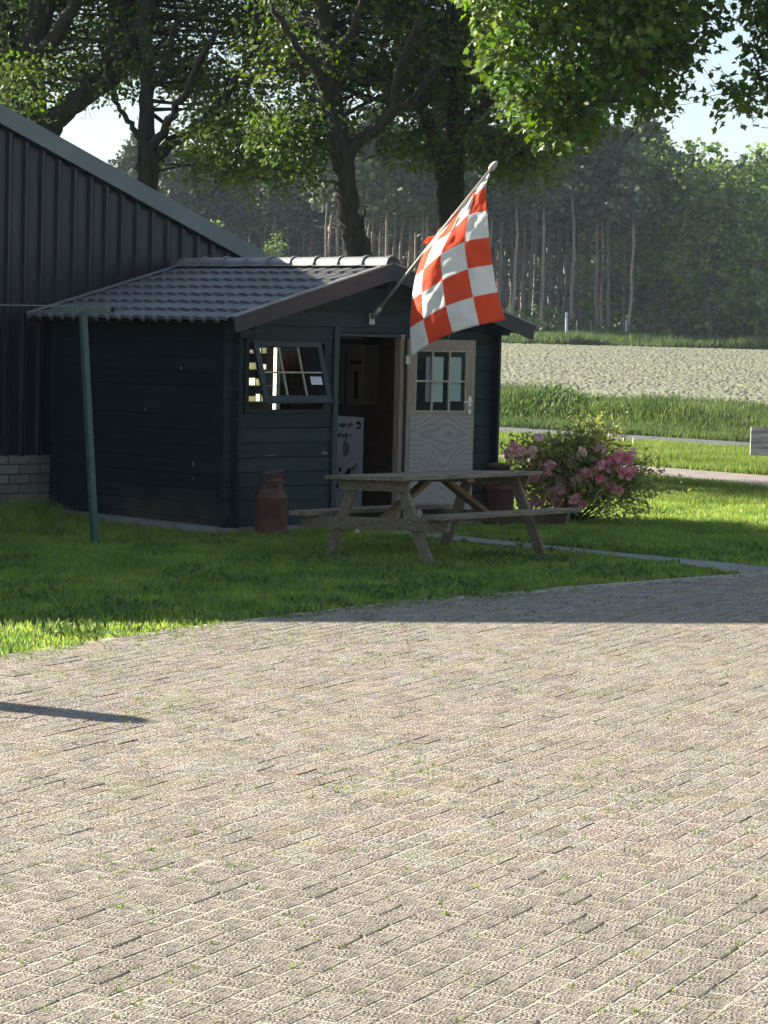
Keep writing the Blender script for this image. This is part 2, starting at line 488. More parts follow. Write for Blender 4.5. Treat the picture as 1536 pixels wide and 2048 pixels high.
def glass():
    Mt = bpy.data.materials.new('glass'); Mt.use_nodes = True
    N, L = Mt.node_tree.nodes, Mt.node_tree.links
    N.remove(N['Principled BSDF'])
    t = N.new('ShaderNodeBsdfTransparent'); t.inputs[0].default_value = (.85, .9, .88, 1)
    g = N.new('ShaderNodeBsdfGlossy'); g.inputs['Roughness'].default_value = .03
    fr = N.new('ShaderNodeFresnel'); fr.inputs[0].default_value = 1.5
    ad = N.new('ShaderNodeMath'); ad.operation = 'MULTIPLY'; L.new(fr.outputs[0], ad.inputs[0])
    ge = N.new('ShaderNodeNewGeometry'); iv = N.new('ShaderNodeMath'); iv.operation = 'SUBTRACT'; iv.inputs[0].default_value = 1; L.new(ge.outputs['Backfacing'], iv.inputs[1])
    hf = N.new('ShaderNodeMath'); hf.operation = 'MULTIPLY'; hf.inputs[1].default_value = .14; L.new(iv.outputs[0], hf.inputs[0]); L.new(hf.outputs[0], ad.inputs[1])
    mx = N.new('ShaderNodeMixShader'); L.new(ad.outputs[0], mx.inputs[0]); L.new(t.outputs[0], mx.inputs[1]); L.new(g.outputs[0], mx.inputs[2])
    L.new(mx.outputs[0], N['Material Output'].inputs[0])
    return Mt


M['glass'] = glass()

# ------------------------------------------------------------------ the setting
# pavement edge in plan, from the right end to the left (lawn lies on its far side)
PAVE_EDGE = [(9.5, 29.6), (6.0, 25.9), (3.39, 23.29), (2.48, 22.44), (1.35, 21.29), (.14, 20.12), (-.45, 19.30), (-.99, 18.52), (-1.55, 17.7), (-1.96, 16.93), (-2.35, 16.2), (-3.6, 13.8), (-5.5, 10)]
_pe = np.array(PAVE_EDGE)


def edge_y(x):
    return np.interp(x, _pe[::-1, 0], _pe[::-1, 1])


# ground: one sheet to the horizon
ys = np.concatenate([np.linspace(-25, 60, 35), np.linspace(62, 230, 60), np.geomspace(240, 2500, 20)])
xs = np.concatenate([-np.geomspace(900, 40, 14), np.linspace(-36, 36, 37), np.geomspace(40, 900, 14)])
gx, gy = np.meshgrid(xs, ys)
gz = terrain(gx, gy) - .012
V = np.stack([gx, gy, gz], -1).reshape(-1, 3)
nx, ny = len(xs), len(ys)
ii = (np.arange(ny - 1)[:, None] * nx + np.arange(nx - 1)[None]).ravel()
FQ = np.stack([ii, ii + 1, ii + nx + 1, ii + nx], 1)
tag(link('ground', np_mesh('ground', V, FQ, M['soil'], True)), 'dark earth under the lawn and verges, reaching to the wood', 'ground', kind='structure')

# pavement: sand bed with the single pavers on it
bed = MB()
pl = [(x, y) for x, y in PAVE_EDGE] + [(-5.5, -8), (9.5, -8)]
bed.add([(x, y, .0119) for x, y in pl], [tuple(range(len(pl)))])
pave = tag(bed.build('pavement', M['sand']), 'sunlit yard of worn beige clinker pavers with sandy mossy joints', 'pavement', kind='structure')
CA = math.radians(25.5)
cd = np.array([math.sin(CA), math.cos(CA)]); ccd = np.array([-math.cos(CA), math.sin(CA)])   # along and across the courses
PL, PW = .210, .105
spots = []
for r in range(-110, 160):
    for c in range(0, 140):
        a = (c + (.5 if r % 2 else 0)) * PL + (N3(r * .21 + 7, 3) - .5) * .05
        p = cd * a + ccd * (r * PW + (N3(r * .13, c * .11) - .5) * .03)
        Y, X = p[1], p[0]
        if Y < 6.6 or Y > 29.5 or abs(X) > .155 * Y + .75 or Y > edge_y(X) - .12 + .0 * X: continue
        spots.append((X, Y))
spots.sort(key=lambda p: abs(p[0] / p[1]) > .146)
inview = [p for p in spots if abs(p[0] / p[1]) < .146 and p[1] > 7.55]
inview.sort(key=lambda p: p[1])
near = set(inview[:300])


def paver_verts(X, Y, rz, L=PL, W=PW):
    h = .0135 + (N1(X * 1.3, Y * 1.3) - .5) * .0015 + random.gauss(0, .0005)
    if random.random() < .05: h += .0022
    h = max(h, .0129)
    a = rz + random.gauss(0, .016)
    l = (L - .012 - random.random() * .006) / 2; w = (W - .005 - random.random() * .006) / 2
    ch = .004
    tx, ty = random.gauss(0, .003), random.gauss(0, .007)
    out = []
    for (dl, dw, z) in ((l, w, -.05), (l, w, -.0021), (l - ch, w - ch, 0)):
        for sx, sy in ((-1, -1), (1, -1), (1, 1), (-1, 1)):
            px, py = sx * dl + random.gauss(0, .0012), sy * dw + random.gauss(0, .0012)
            out.append((px * math.cos(a) - py * math.sin(a), px * math.sin(a) + py * math.cos(a), h + z + px * tx + py * ty))
    return out


PF = [(8, 9, 10, 11)] + [(k * 4 + i, k * 4 + (i + 1) % 4, k * 4 + 4 + (i + 1) % 4, k * 4 + 4 + i) for k in (0, 1) for i in range(4)]
rz = math.atan2(cd[1], cd[0])
variants = [MB().add(paver_verts(0, 0, 0), PF).mesh('paver', M['paver_near']) for _ in range(24)]
rest = MB()
for (X, Y) in spots:
    if (X, Y) in near:
        o = link('paver', random.choice(variants), pave)
        h = (N1(X * 1.3, Y * 1.3) - .5) * .0015
        o.matrix_basis = Matrix.Translation((X, Y, h - (N1(0, 0) - .5) * .0015)) @ Matrix.Rotation(rz + random.gauss(0, .01), 4, 'Z') @ Matrix.Rotation(random.gauss(0, .004), 4, 'X')
    else:
        rest.add([(x + X, y + Y, z) for x, y, z in paver_verts(X, Y, rz)], PF)
tag(rest.build('paver_courses', M['paver'], pave), kind='stuff')

# kerb of narrow concrete edging along the lawn
kerb = empty('kerb', label='thin pale concrete edging between the lawn and the pavers', cat='kerb', kind='structure')
for i in range(1, len(PAVE_EDGE) - 2):
    a = Vector((*PAVE_EDGE[i], .0)); b = Vector((*PAVE_EDGE[i + 1], .0))
    n = max(1, round((b - a).length / 1.0))
    for k in range(n):
        p = a.lerp(b, k / n + .004); q = a.lerp(b, (k + 1) / n - .004)
        low = -.022 if b.x < -.3 else (-.010 if b.x < 1.0 else .0)
        MB().beam(p + Vector((0, 0, low)), q + Vector((0, 0, low)), .06, .05, c=.006).build('kerb_stone', M['kerb'], kerb)


def strip(name, up, lo, z, material, label, cat, nslabs=0):
    s = MB()
    n = len(up)
    s.add([(*p, z) for p in up] + [(*p, z) for p in lo], [(i, n + i, n + i + 1, i + 1) for i in range(n - 1)])
    return tag(s.build(name, material), label, cat, kind='structure')


strip('garden_path', [(.15, 27.6), (.58, 27.14), (.97, 26.67), (2.19, 25.38), (3.51, 24.12), (4.2, 23.75)], [(-.2, 27.2), (.25, 26.75), (.75, 26.25), (1.75, 25.30), (2.75, 24.18), (3.2, 23.2)], .004, M['concrete'], 'narrow grey concrete path running from the shed door to the yard', 'path')
strip('driveway', [(-6, 55.3), (3.0, 44.1), (4.39, 42.38), (5.85, 40.54), (9.5, 36)], [(-7, 51), (2.8, 40.7), (4.19, 38.96), (5.36, 37.08), (8.6, 31.8)], .006, M['drive'], 'sandy pinkish driveway crossing the grass at the right', 'driveway')
strip('road', [(-30, 95.4), (2.43, 59.19), (5.06, 56.25), (7.34, 53.53), (40, 14)], [(-34, 88), (2.21, 53.65), (4.44, 51.6), (6.81, 49.0), (36, 11)], .010, M['asphalt'], 'grey asphalt lane between the verges in front of the field', 'road')


# ------------------------------------------------------------------ grass
def blades(name, pts, h, w, material, label, cat, lean=.35, two=False):
    n = len(pts)
    h = h * RNG.uniform(.55, 1.35, n); w = w * RNG.uniform(.7, 1.3, n)
    a = RNG.uniform(0, 2 * np.pi, n); la = RNG.uniform(0, 2 * np.pi, n); lm = np.abs(RNG.normal(0, lean, n)) * h
    sx, sy = np.cos(a) * w / 2, np.sin(a) * w / 2
    X, Y, Z = pts.T
    if not two:
        V = np.stack([np.stack([X - sx, Y - sy, Z], 1), np.stack([X + sx, Y + sy, Z], 1), np.stack([X + np.cos(la) * lm, Y + np.sin(la) * lm, Z + h], 1)], 1).reshape(-1, 3)
        Fc = np.arange(n * 3).reshape(-1, 3)
    else:
        mx_, my_ = np.cos(la) * lm, np.sin(la) * lm
        V = np.stack([np.stack([X - sx, Y - sy, Z], 1), np.stack([X + sx, Y + sy, Z], 1),
                      np.stack([X + sx * .7 + mx_ * .35, Y + sy * .7 + my_ * .35, Z + h * .6], 1), np.stack([X - sx * .7 + mx_ * .35, Y - sy * .7 + my_ * .35, Z + h * .6], 1),
                      np.stack([X + mx_, Y + my_, Z + h], 1)], 1).reshape(-1, 3)
        b = np.arange(n)[:, None] * 5
        Fc = np.concatenate([b + [0, 1, 2], b + [0, 2, 3], b + [3, 2, 4]])
    return tag(link(name, np_mesh(name, V, Fc, material)), label, cat, kind='stuff')


def scatter(n, y0, y1, pad=.8, left=-.165, right=.165):
    """points spread evenly over the part of the ground the camera could see"""
    y = np.sqrt(RNG.uniform(y0 ** 2, y1 ** 2, n))
    x = RNG.uniform(left, right, n) * y + RNG.uniform(-pad, pad, n)
    return x, y


def in_poly(x, y, poly):
    x = np.asarray(x); y = np.asarray(y); c = np.zeros(x.shape, bool)
    for (x1, y1), (x2, y2) in zip(poly, poly[1:] + poly[:1]):
        hit = ((y1 > y) != (y2 > y)) & (x < (x2 - x1) * (y - y1) / (y2 - y1 + 1e-12) + x1)
        c ^= hit
    return c


PATH = [(.15, 27.6), (.58, 27.14), (.97, 26.67), (2.19, 25.38), (3.51, 24.12), (4.2, 23.75), (3.2, 23.2), (2.75, 24.18), (1.75, 25.30), (.75, 26.25), (.25, 26.75), (-.2, 27.2)]
DRIVE = [(-6, 55.3), (3.0, 44.1), (4.39, 42.38), (5.85, 40.54), (9.5, 36), (8.6, 31.8), (5.36, 37.08), (4.19, 38.96), (2.8, 40.7), (-7, 51)]


def lawn_mask(x, y):
    k = y > edge_y(x) + .03 + (N2(x * 4, y * 4) * .7 + N1(x * 11, y * 11) * .3 - .60) * .62 * (x < 1.2) + (N2(x * 3, y * 3) - .5) * .05
    k &= ~in_poly(x + (N1(x * 6, y * 6) - .5) * .14, y + (N2(x * 6, y * 6) - .5) * .14, PATH)
    k &= ~in_poly(x, y, DRIVE)
    d0, d1 = x - P0[0], y - P0[1]
    uu = d0 * UX[0] + d1 * UX[1]; vv = d0 * VX[0] + d1 * VX[1]
    k &= ~((uu > -.21) & (uu < 3.85) & (vv > -.12) & (vv < 3.2))
    k &= vv < 3.3 + 1000 * (uu > 3.1)
    return k, uu, vv


x, y = scatter(330000, 15.5, 33)
k, uu, vv = lawn_mask(x, y)
x, y, uu, vv = x[k], y[k], uu[k], vv[k]
patch = N1(x * .9, y * .9) * .6 + N2(x * 3.1, y * 3.1) * .4
worn = np.exp(-((x - .5) ** 2 + (y - 24.6) ** 2) / 1.6) * .35 + np.exp(-((x - .2) ** 2 + (y - 26.6) ** 2) / .5) * .5
keep = RNG.random(len(x)) < .42 + .65 * patch - worn * N3(x * 4, y * 4) * 1.4
x, y, uu, vv, patch = x[keep], y[keep], uu[keep], vv[keep], patch[keep]
hh = (.030 + .062 * patch ** 2.2) * (.7 + .7 * N3(x * 11, y * 11))
near_shed = np.clip((-.45 - uu) / .4, 0, 1) * np.clip((uu + 2.3) / .5, 0, 1) * np.clip((vv - .9) / 1.2, 0, 1)
hh = hh * (1 + 2.6 * near_shed) * np.where((uu > -.55) & (uu < 0) & (vv > -.3), .55, 1)
blades('lawn_grass', np.stack([x, y, np.full(len(x), -.014)], 1), hh, .016, M['grass'], 'green lawn grass around the shed and the picnic table', 'grass', .45)

# coarse broad-leaved weeds in the lawn edge, seen as clumps
x, y = scatter(26000, 15.5, 27)
k, uu, vv = lawn_mask(x, y)
k &= (N1(x * 1.9 + 9, y * 1.9) > .62) | ((y - edge_y(x) < .35) & (N2(x * 4, y * 4) > .5))
x, y = x[k], y[k]
blades('lawn_weeds', np.stack([x, y, np.full(len(x), -.01)], 1), np.full(len(x), .055), .034, M['weed'], 'low broad leaved weeds along the edge of the lawn', 'weeds', .9, True)

# grass growing out of the joints of the paving
x, y = scatter(90000, 7.4, 23)
d = edge_y(x) - y
prob = .016 + .9 * np.exp(-np.clip(d, 0, 9) / .25) * (x < 1.2) * (N2(x * 5 + 2, y * 5) > .42) + .05 * smooth((N1(x * 1.1 + 4, y * 1.1) - .55) * 4) + .12 * np.exp(-np.clip(d, 0, 9) / .9) * (N2(x * 2, y * 2) > .5)
c_ = x * ccd[0] + y * ccd[1]
joint = np.abs(c_ / PW - np.round(c_ / PW - .5) - .5) < .3
k = (d > 0) & (RNG.random(len(x)) < prob) & (joint | (RNG.random(len(x)) < .3))
x, y = x[k], y[k]
ct = [np.stack([x, y], 1)] + [np.stack([x, y], 1) + RNG.normal(0, .012, (len(x), 2)) for _ in range(3)]
q = np.concatenate(ct)
blades('paving_weeds', np.stack([q[:, 0], q[:, 1], np.full(len(q), .010)], 1), np.full(len(q), .018) * (1 + .9 * np.exp(-np.clip(edge_y(q[:, 0]) - q[:, 1], 0, 9) / .3)), .009, M['verge_grass'], 'tiny grass tufts and moss growing in the paver joints', 'weeds', .9)

# verge between the lawn and the road, and the bank along the field
x, y = scatter(330000, 31, 60, 1.5, .015, .19)
ry = np.interp(x, [2.21, 4.44, 6.81, 12], [53.65, 51.6, 49, 43]); rt = np.interp(x, [2.43, 5.06, 7.34, 12], [59.19, 56.25, 53.53, 48])
k = ~in_poly(x, y, DRIVE) & (y < ry) & ((y > 33) | (x > 5))
x, y = x[k], y[k]
dl = np.interp(x, [2.8, 4.19, 5.36, 8.6], [40.7, 38.96, 37.08, 31.8])
hh = np.where(y > dl, .13, .06) * (.6 + .9 * N1(x * .8, y * .8))
blades('verge_grass', np.stack([x, y, np.full(len(x), -.01)], 1), hh, np.where(y > dl, .020, .016), M['verge_grass'], 'unmown grass verge between the driveway and the lane', 'grass', .5)

x = RNG.uniform(.0, .19, 150000); y = RNG.uniform(48, 76, 150000); x = x * y + RNG.uniform(-1, 1, 150000)
rt = np.interp(x, [-3, 2.43, 5.06, 7.34, 14], [65.3, 59.19, 56.25, 53.53, 45.5])
t = (y - rt) / 12
k = (t > .02) & (t < 1.25 + .25 * N1(x * .4, y * .2))
x, y, t = x[k], y[k], t[k]
tall = smooth((t - .42) * 5)
hh = .14 + tall * (.17 + .24 * N1(x * .7, y * .35) + .28 * np.exp(-((x / y - .055) / .014) ** 2) * N2(x, y * .5))
blades('tall_bank_grass', np.stack([x, y, terrain(x, y) - .01], 1), hh, .022 + .03 * tall, M['tall_grass'], 'tall rough grass and weeds on the bank along the bare field', 'grass', .35, True)
# leafy weeds standing in the bank, left part
n = 9000
cx = RNG.normal(0, 1, n); x = .062 * 66 + cx * .75; y = 66 + RNG.normal(0, 1.0, n); z = np.abs(RNG.normal(.22, .18, n)) * np.exp(-cx ** 2 * .25)
blades('bank_weeds', np.stack([x, y, z], 1), np.full(n, .13), .07, M['tall_grass'], 'dark leafy weed thicket in the bank behind the shed corner', 'weeds', 1.2, True)

# bare field: clods as real relief
yy = np.geomspace(66, 196, 330)
sx_ = np.concatenate([np.linspace(-.5, .03, 30)[:-1], np.linspace(.03, .165, 420), np.linspace(.165, .7, 30)[1:]])
fy, fs = np.meshgrid(yy, sx_, indexing='ij')
fx = fs * fy
relief = .05 * N1(fx * 1.2, fy * .7) + .085 * np.abs(N2(fx * 6.4 + fy * .7, fy * 2.2) - .5) * 2 + .06 * N3(fx * 12, fy * 4.2)
fz = terrain(fx, fy) + .01 + relief * smooth((fy - 66) / 2)
nx, ny = len(sx_), len(yy)
ii = (np.arange(ny - 1)[:, None] * nx + np.arange(nx - 1)[None]).ravel()
tag(link('field', np_mesh('field', np.stack([fx, fy, fz], -1).reshape(-1, 3), np.stack([ii, ii + 1, ii + nx + 1, ii + nx], 1), M['field'], False)), 'bare cloddy pale brown field between the lane and the wood', 'field', kind='structure')
# grass margin at the far side of the field
n = 60000
y = RNG.uniform(190, 206, n); x = RNG.uniform(-.02, .19, n) * y
blades('far_margin_grass', np.stack([x, y, terrain(x, y) - .02], 1), .35 + .7 * N1(x * .3, y * .3), .16, M['tall_grass'], 'green grass margin at the foot of the wood', 'grass', .4)

# ------------------------------------------------------------------ barn
BV = 3.35                       # its gable stands this far behind the shed's front
VS = .3843                      # fall of the verge
A_U, A_Z, E_U = -5.0, 6.078, 2.95


def verge_z(u):
    return A_Z - VS * abs(u - A_U)


BW = 2 * A_U - E_U
barn = empty('barn', P0, YAW, label='large dark clad barn with grey verge and pale brick plinth behind the shed', cat='barn')
PLZ = .63
RIB = .217
for i in range(20):                                            # profiled sheets, five ribs each
    u0 = E_U - .06 - (i + 1) * RIB * 5; u1 = u0 + RIB * 5
    if u1 < BW: break
    s = MB(); prof = []
    for k in range(5):
        b = u0 + k * RIB
        prof += [(b + .003, BV), (b + .122, BV), (b + .143, BV - .042), (b + .178, BV - .042), (b + RIB, BV)]
    pts = [(a, c) for a, c in prof if a > BW + .05]
    if len(pts) < 3: continue
    v_ = [(a, c, PLZ - .02) for a, c in pts] + [(a, c, verge_z(a) - .12) for a, c in pts]
    n = len(pts)
    s.add(v_, [(k, k + 1, n + k + 1, n + k) for k in range(n - 1)])
    s.build('cladding_sheet', M['cladding'], barn)
DEPTH = 26
wl = MB()
wl.prism([(BW, 0), (E_U, 0), (E_U, verge_z(E_U) - .16), (A_U, A_Z - .16), (BW, verge_z(BW) - .16)], BV + .02, BV + .09)
wl.box(E_U - .08, E_U, BV + .1, BV + DEPTH, 0, verge_z(E_U) - .16)
wl.box(BW, BW + .08, BV + .1, BV + DEPTH, 0, verge_z(BW) - .16)
wl.build('wall', M['cladding'], barn)
rf = MB()
for sgn, eu in ((1, E_U + .2), (-1, BW - .2)):
    rf.prism([(A_U, A_Z - .02), (eu, verge_z(eu) - .02), (eu, verge_z(eu) - .12), (A_U, A_Z - .12)], BV - .05, BV + DEPTH)
rf.build('roof', M['barn_roof'], barn)
for sgn, eu in ((1, E_U + .2), (-1, BW - .2)):
    tr = MB().prism([(A_U, A_Z), (eu, verge_z(eu)), (eu, verge_z(eu) - .205), (A_U, A_Z - .205)], BV - .085, BV - .052)
    tr.build('verge_flashing', M['verge_metal'], barn)
    MB().prism([(A_U, A_Z - .208), (eu, verge_z(eu) - .208), (eu, verge_z(eu) - .225), (A_U, A_Z - .225)], BV - .075, BV - .05).build('drip_edge', M['dark'], barn)
MB().box(BW, E_U, BV + .005, BV + .10, -.05, PLZ).build('plinth', M['mortar'], barn)
BL, BH = .281, .106
bm_ = [MB().box(0, BL - .014, -.012, .05, 0, BH - .014, .003).mesh('brick', M['brick']) for _ in range(2)]
far = MB()
for r in range(6):
    n = 0
    u = .62 - (BL / 2 if r % 2 else 0)
    while u > BW:
        if u > -1.3:
            o = link('brick', bm_[r % 2], barn); o.location = (u, BV, -.015 + r * BH + .008)
        else:
            far.box(u, u + BL - .014, BV - .012, BV + .02, -.015 + r * BH + .008, (r + 1) * BH - .021)
        u -= BL
    u = .62 - (BL / 2 if r % 2 else 0) + BL
    while u < E_U - BL:
        far.box(u, u + BL - .014, BV - .012, BV + .02, -.015 + r * BH + .008, (r + 1) * BH - .021)
        u += BL
tag(far.build('brick_courses', M['brick'], barn), kind='stuff')

# ------------------------------------------------------------------ shed
SW, SL, TH = 3.7, 2.95, .036
PH = .149
RU, RZ = 1.86, 2.735           # ridge
RT = .2785                     # fall of the roof
shed = empty('shed', P0, YAW, label='small dark green wooden shed with grey tiled roof and open door', cat='shed')
# plank walls
for k in range(0, 14):
    z0 = .008 + k * PH; z1 = z0 + PH - .003
    holes = []
    if 8 <= k <= 12: holes.append((.15, 1.25))
    if k <= 13: holes.append((1.33, 2.36))
    a = -.1; segs = []
    for h0, h1 in holes:
        segs.append((a, h0)); a = h1
    segs.append((a, SW + .1))
    for s0, s1 in segs:
        MB().box(s0, s1, 0, TH, z0, z1, .007).build('wall_plank', M['green_wall'], shed)
MB().box(1.34, 2.35, -.004, TH - .004, 2.035, .008 + 14 * PH - .003, .006).build('wall_plank', M['green_wall'], shed)
for k in range(14, 18):                                        # gable
    z0 = .008 + k * PH; z1 = min(z0 + PH - .003, 2.64)
    w0 = min(1.96, (2.665 - z0) / RT); w1 = min(1.96, (2.665 - z1) / RT)
    MB().prism([(RU - w0, z0), (RU + w0, z0), (RU + w1, z1), (RU - w1, z1)], .0, TH).build('gable_plank', M['green_wall'], shed)
for k in range(0, 15):
    z0 = .030 + max(0, k * PH - .068); z1 = .030 + (k + 1) * PH - .068 - .003
    if z1 > 2.125: z1 = 2.125
    if z1 - z0 < .03: continue
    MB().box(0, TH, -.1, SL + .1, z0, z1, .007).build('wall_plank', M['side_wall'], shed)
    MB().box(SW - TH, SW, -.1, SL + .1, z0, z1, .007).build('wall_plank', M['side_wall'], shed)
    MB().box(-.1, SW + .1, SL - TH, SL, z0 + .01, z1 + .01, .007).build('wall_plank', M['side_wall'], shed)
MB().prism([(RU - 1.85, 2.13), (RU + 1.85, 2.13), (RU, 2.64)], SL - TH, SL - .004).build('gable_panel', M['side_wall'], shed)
MB().box(-.19, SW + .12, -.14, SL + .14, -.04, .052).build('foundation_slab', M['concrete'], shed)
MB().box(TH + .004, SW - TH - .004, TH + .004, SL - TH - .004, .03, .06).build('floor', M['floor_inside'], shed)
lin = MB()
lin.box(SW - TH - .012, SW - TH - .004, TH + .005, SL - TH - .005, .06, 2.2)
lin.box(TH + .004, TH + .012, TH + .005, SL - TH - .005, .06, 2.2)
lin.box(TH + .02, SW - TH - .02, SL - TH - .012, SL - TH - .004, .06, 2.2)
lin.build('inner_lining', M['brown_inside'], shed)
# stains and wear
for (vv_, zz, hh_) in ((.83, 1.60, .055), (1.42, 1.17, .035), (.60, .61, .085), (.60, .50, .03)):
    MB().add([(-.002, vv_ + a_ * .009, zz + b_ * hh_) for a_, b_ in ((0, 0), (.4, .3), (.9, .75), (.6, .95), (0, 1), (-.8, .85), (-1, .6), (-.3, .25))], [tuple(range(8))]).build('bird_dropping', M['dropping'], shed)
for (u0, u1, zz, hh_) in ((.42, .62, .766, .012), (1.20, 1.30, .775, .032), (.15, .25, .766, .006), (1.22, 1.30, .31, .006), (.95, 1.02, .07, .012)):
    MB().prism([(u0, zz), (u0 + (u1 - u0) * .3, zz + hh_), (u0 + (u1 - u0) * .7, zz + hh_ * .8), (u1, zz + .001)], -.0025, -.0005).build('paint_chip', M['chipped'], shed)
# corner wall plates under the eaves
for uu_ in (.10, SW - .10):
    MB().box(uu_ - .05, uu_ + .05, -.27, SL + .2, 2.045, 2.13, .004).build('wall_plate', M['side_wall'], shed)
MB().box(RU - .04, RU + .04, -.27, -.001, 2.50, 2.63, .004).build('ridge_beam', M['side_wall'], shed)
# roof deck, barge boards, tiles and ridge caps
RV0, RV1 = -.30, 3.17
HALF = 2.13
for sg in (-1, 1):
    MB().prism([(RU, RZ - .055), (RU + sg * (HALF - .03), RZ - .055 - RT * (HALF - .03)), (RU + sg * (HALF - .03), RZ - .075 - RT * (HALF - .03)), (RU, RZ - .075)], RV0 + .03, RV1 - .03).build('roof_deck', M['dark'], shed)
    for v0 in (RV0 - .026, RV1):
        e = HALF
        MB().prism([(RU, RZ + .015), (RU + sg * e, RZ + .015 - RT * e), (RU + sg * (e - .035), RZ - .145 - RT * (e - .035)), (RU, RZ - .15)], v0, v0 + .026).build('barge_board', M['barge'], shed)
        MB().prism([(RU + sg * .02, RZ + .035), (RU + sg * (e - .005), RZ + .035 - RT * e), (RU + sg * (e - .005), RZ + .018 - RT * e), (RU + sg * .02, RZ + .018)], v0 - .004 if v0 < 0 else v0 - .04, v0 + .064 if v0 < 0 else v0 + .03).build('verge_trim', M['ridge'], shed)
TW = .2
NT, NR = 17, 7
sl_len = HALF * math.sqrt(1 + RT * RT)
TLn = sl_len / NR


def tile_mesh():
    t = MB(); K = 12
    prof = []
    for i in range(K + 1):
        w = i / K
        h = .018 * math.sin(2 * math.pi * (w - .08)) + .008 * math.sin(4 * math.pi * w + .9)
        prof.append((w * TW * 1.02, h))
    v = []
    for (yy_, dz) in ((0, .0), (TLn + .035, .030), (TLn + .035, -.004)):
        v += [(x_, yy_, h + dz) for x_, h in prof]
    n = K + 1
    f = [(i, n + i, n + i + 1, i + 1) for i in range(K)] + [(n + i, 2 * n + i, 2 * n + i + 1, n + i + 1) for i in range(K)]
    t.add(v, f)
    return t.mesh('roof_tile', M['tile'], False)


tm = tile_mesh()
cR, sR = 1 / math.sqrt(1 + RT * RT), RT / math.sqrt(1 + RT * RT)
for sg in (-1, 1):
    ed = Vector((sg * cR, 0, -sR)); nn = Vector((sg * sR, 0, cR)); xx = ed.cross(nn)
    for r in range(NR):
        for c in range(NT):
            d0 = r * TLn - .01
            org = Vector((RU, 0, RZ - .022)) + ed * d0 + nn * .010
            org.y = RV0 + .035 + c * TW if xx.y > 0 else RV0 + .035 + (c + 1) * TW
            mm = Matrix.Identity(4)
            for i in range(3):
                mm[i][0], mm[i][1], mm[i][2], mm[i][3] = xx[i], ed[i], nn[i], org[i]
            link('roof_tile', tm, shed, mm)
cap = MB(); K = 12; L_ = .43
prof_r = [(0, .090), (.004, .101), (.035, .101), (.042, .089), (L_, .083)]
v = []; f = []
arc = [(-1.75, -.06)] + [(math.cos(math.pi - math.pi * i / K), math.sin(math.pi * i / K)) for i in range(K + 1)] + [(1.75, -.06)]
for (yy_, r_) in prof_r:
    v += [(a * r_, yy_, b * r_ if b > 0 else (-.012 if abs(a) > 1.2 else 0)) for a, b in arc]
n = len(arc)
for k in range(len(prof_r) - 1):
    f += [(k * n + i, k * n + i + 1, (k + 1) * n + i + 1, (k + 1) * n + i) for i in range(n - 1)]
cap.add(v, f)
cm = cap.mesh('ridge_cap', M['ridge'], False)
for i in range(9):
    o = link('ridge_cap', cm, shed); o.location = (RU, RV0 - .02 + i * .385, RZ + .010 + .002 * (i % 2))
MB().prism([(RU + math.cos(math.pi * i / 12) * .088, RZ + .008 + math.sin(math.pi * i / 12) * .088) for i in range(13)], RV0 - .027, RV0 - .012).build('ridge_end', M['barge'], shed)

# window: frame, top-hung sash standing open, panes
fr = MB()
for b in ((.15, .20, 1.195, 1.955), (1.20, 1.25, 1.195, 1.955)): fr.box(b[0], b[1], -.022, TH + .01, b[2], b[3], .004)
fr.box(.20, 1.20, -.020, TH + .01, 1.91, 1.955, .004); fr.box(.20, 1.20, -.028, TH + .01, 1.195, 1.24, .004)
win = fr.build('window_frame', M['green_wall'], shed)
sash = link('window_sash', None, shed)
SA = math.atan2(.21, .62); SH = .655
sash.matrix_basis = Matrix.Translation((.215, -.035, 1.93)) @ Matrix.Rotation(-SA, 4, 'X')      # local: x along the wall, z down is negative
sw = .905
s = MB()
s.box(0, .065, -.02, .02, -SH, 0, .004); s.box(sw - .065, sw, -.02, .02, -SH, 0, .004)
s.box(.065, sw - .065, -.019, .019, -.065, 0, .004); s.box(.065, sw - .065, -.019, .019, -SH, -SH + .08, .004)
s.build('sash_frame', M['green_trim'], sash)
s = MB()
for i in (1, 2): s.box(.065 + (sw - .13) * i / 3 - .008, .065 + (sw - .13) * i / 3 + .008, -.012, .012, -SH + .08, -.065)
s.box(.065, sw - .065, -.0105, .0105, -SH / 2 - .01, -SH / 2 + .005)
s.build('muntin', M['muntin'], sash)
for i in range(3):
    for j in range(2):
        x0 = .067 + (sw - .13) * i / 3; x1 = .063 + (sw - .13) * (i + 1) / 3
        z0, z1 = ((-SH + .08, -SH / 2 - .01), (-SH / 2 + .005, -.065))[j]
        MB().box(x0, x1, -.002, .002, z0, z1).build('pane', M['glass'], sash)
MB().box(.665, .815, -.0145, -.0125, -.46, -.375).build('notice', M['paper'], sash)
for i in range(4):
    MB().box(.68, .80 - .02 * (i % 2), -.0155, -.0148, -.392 - i * .017, -.388 - i * .017).build('notice_line', M['faint_ink'], sash)

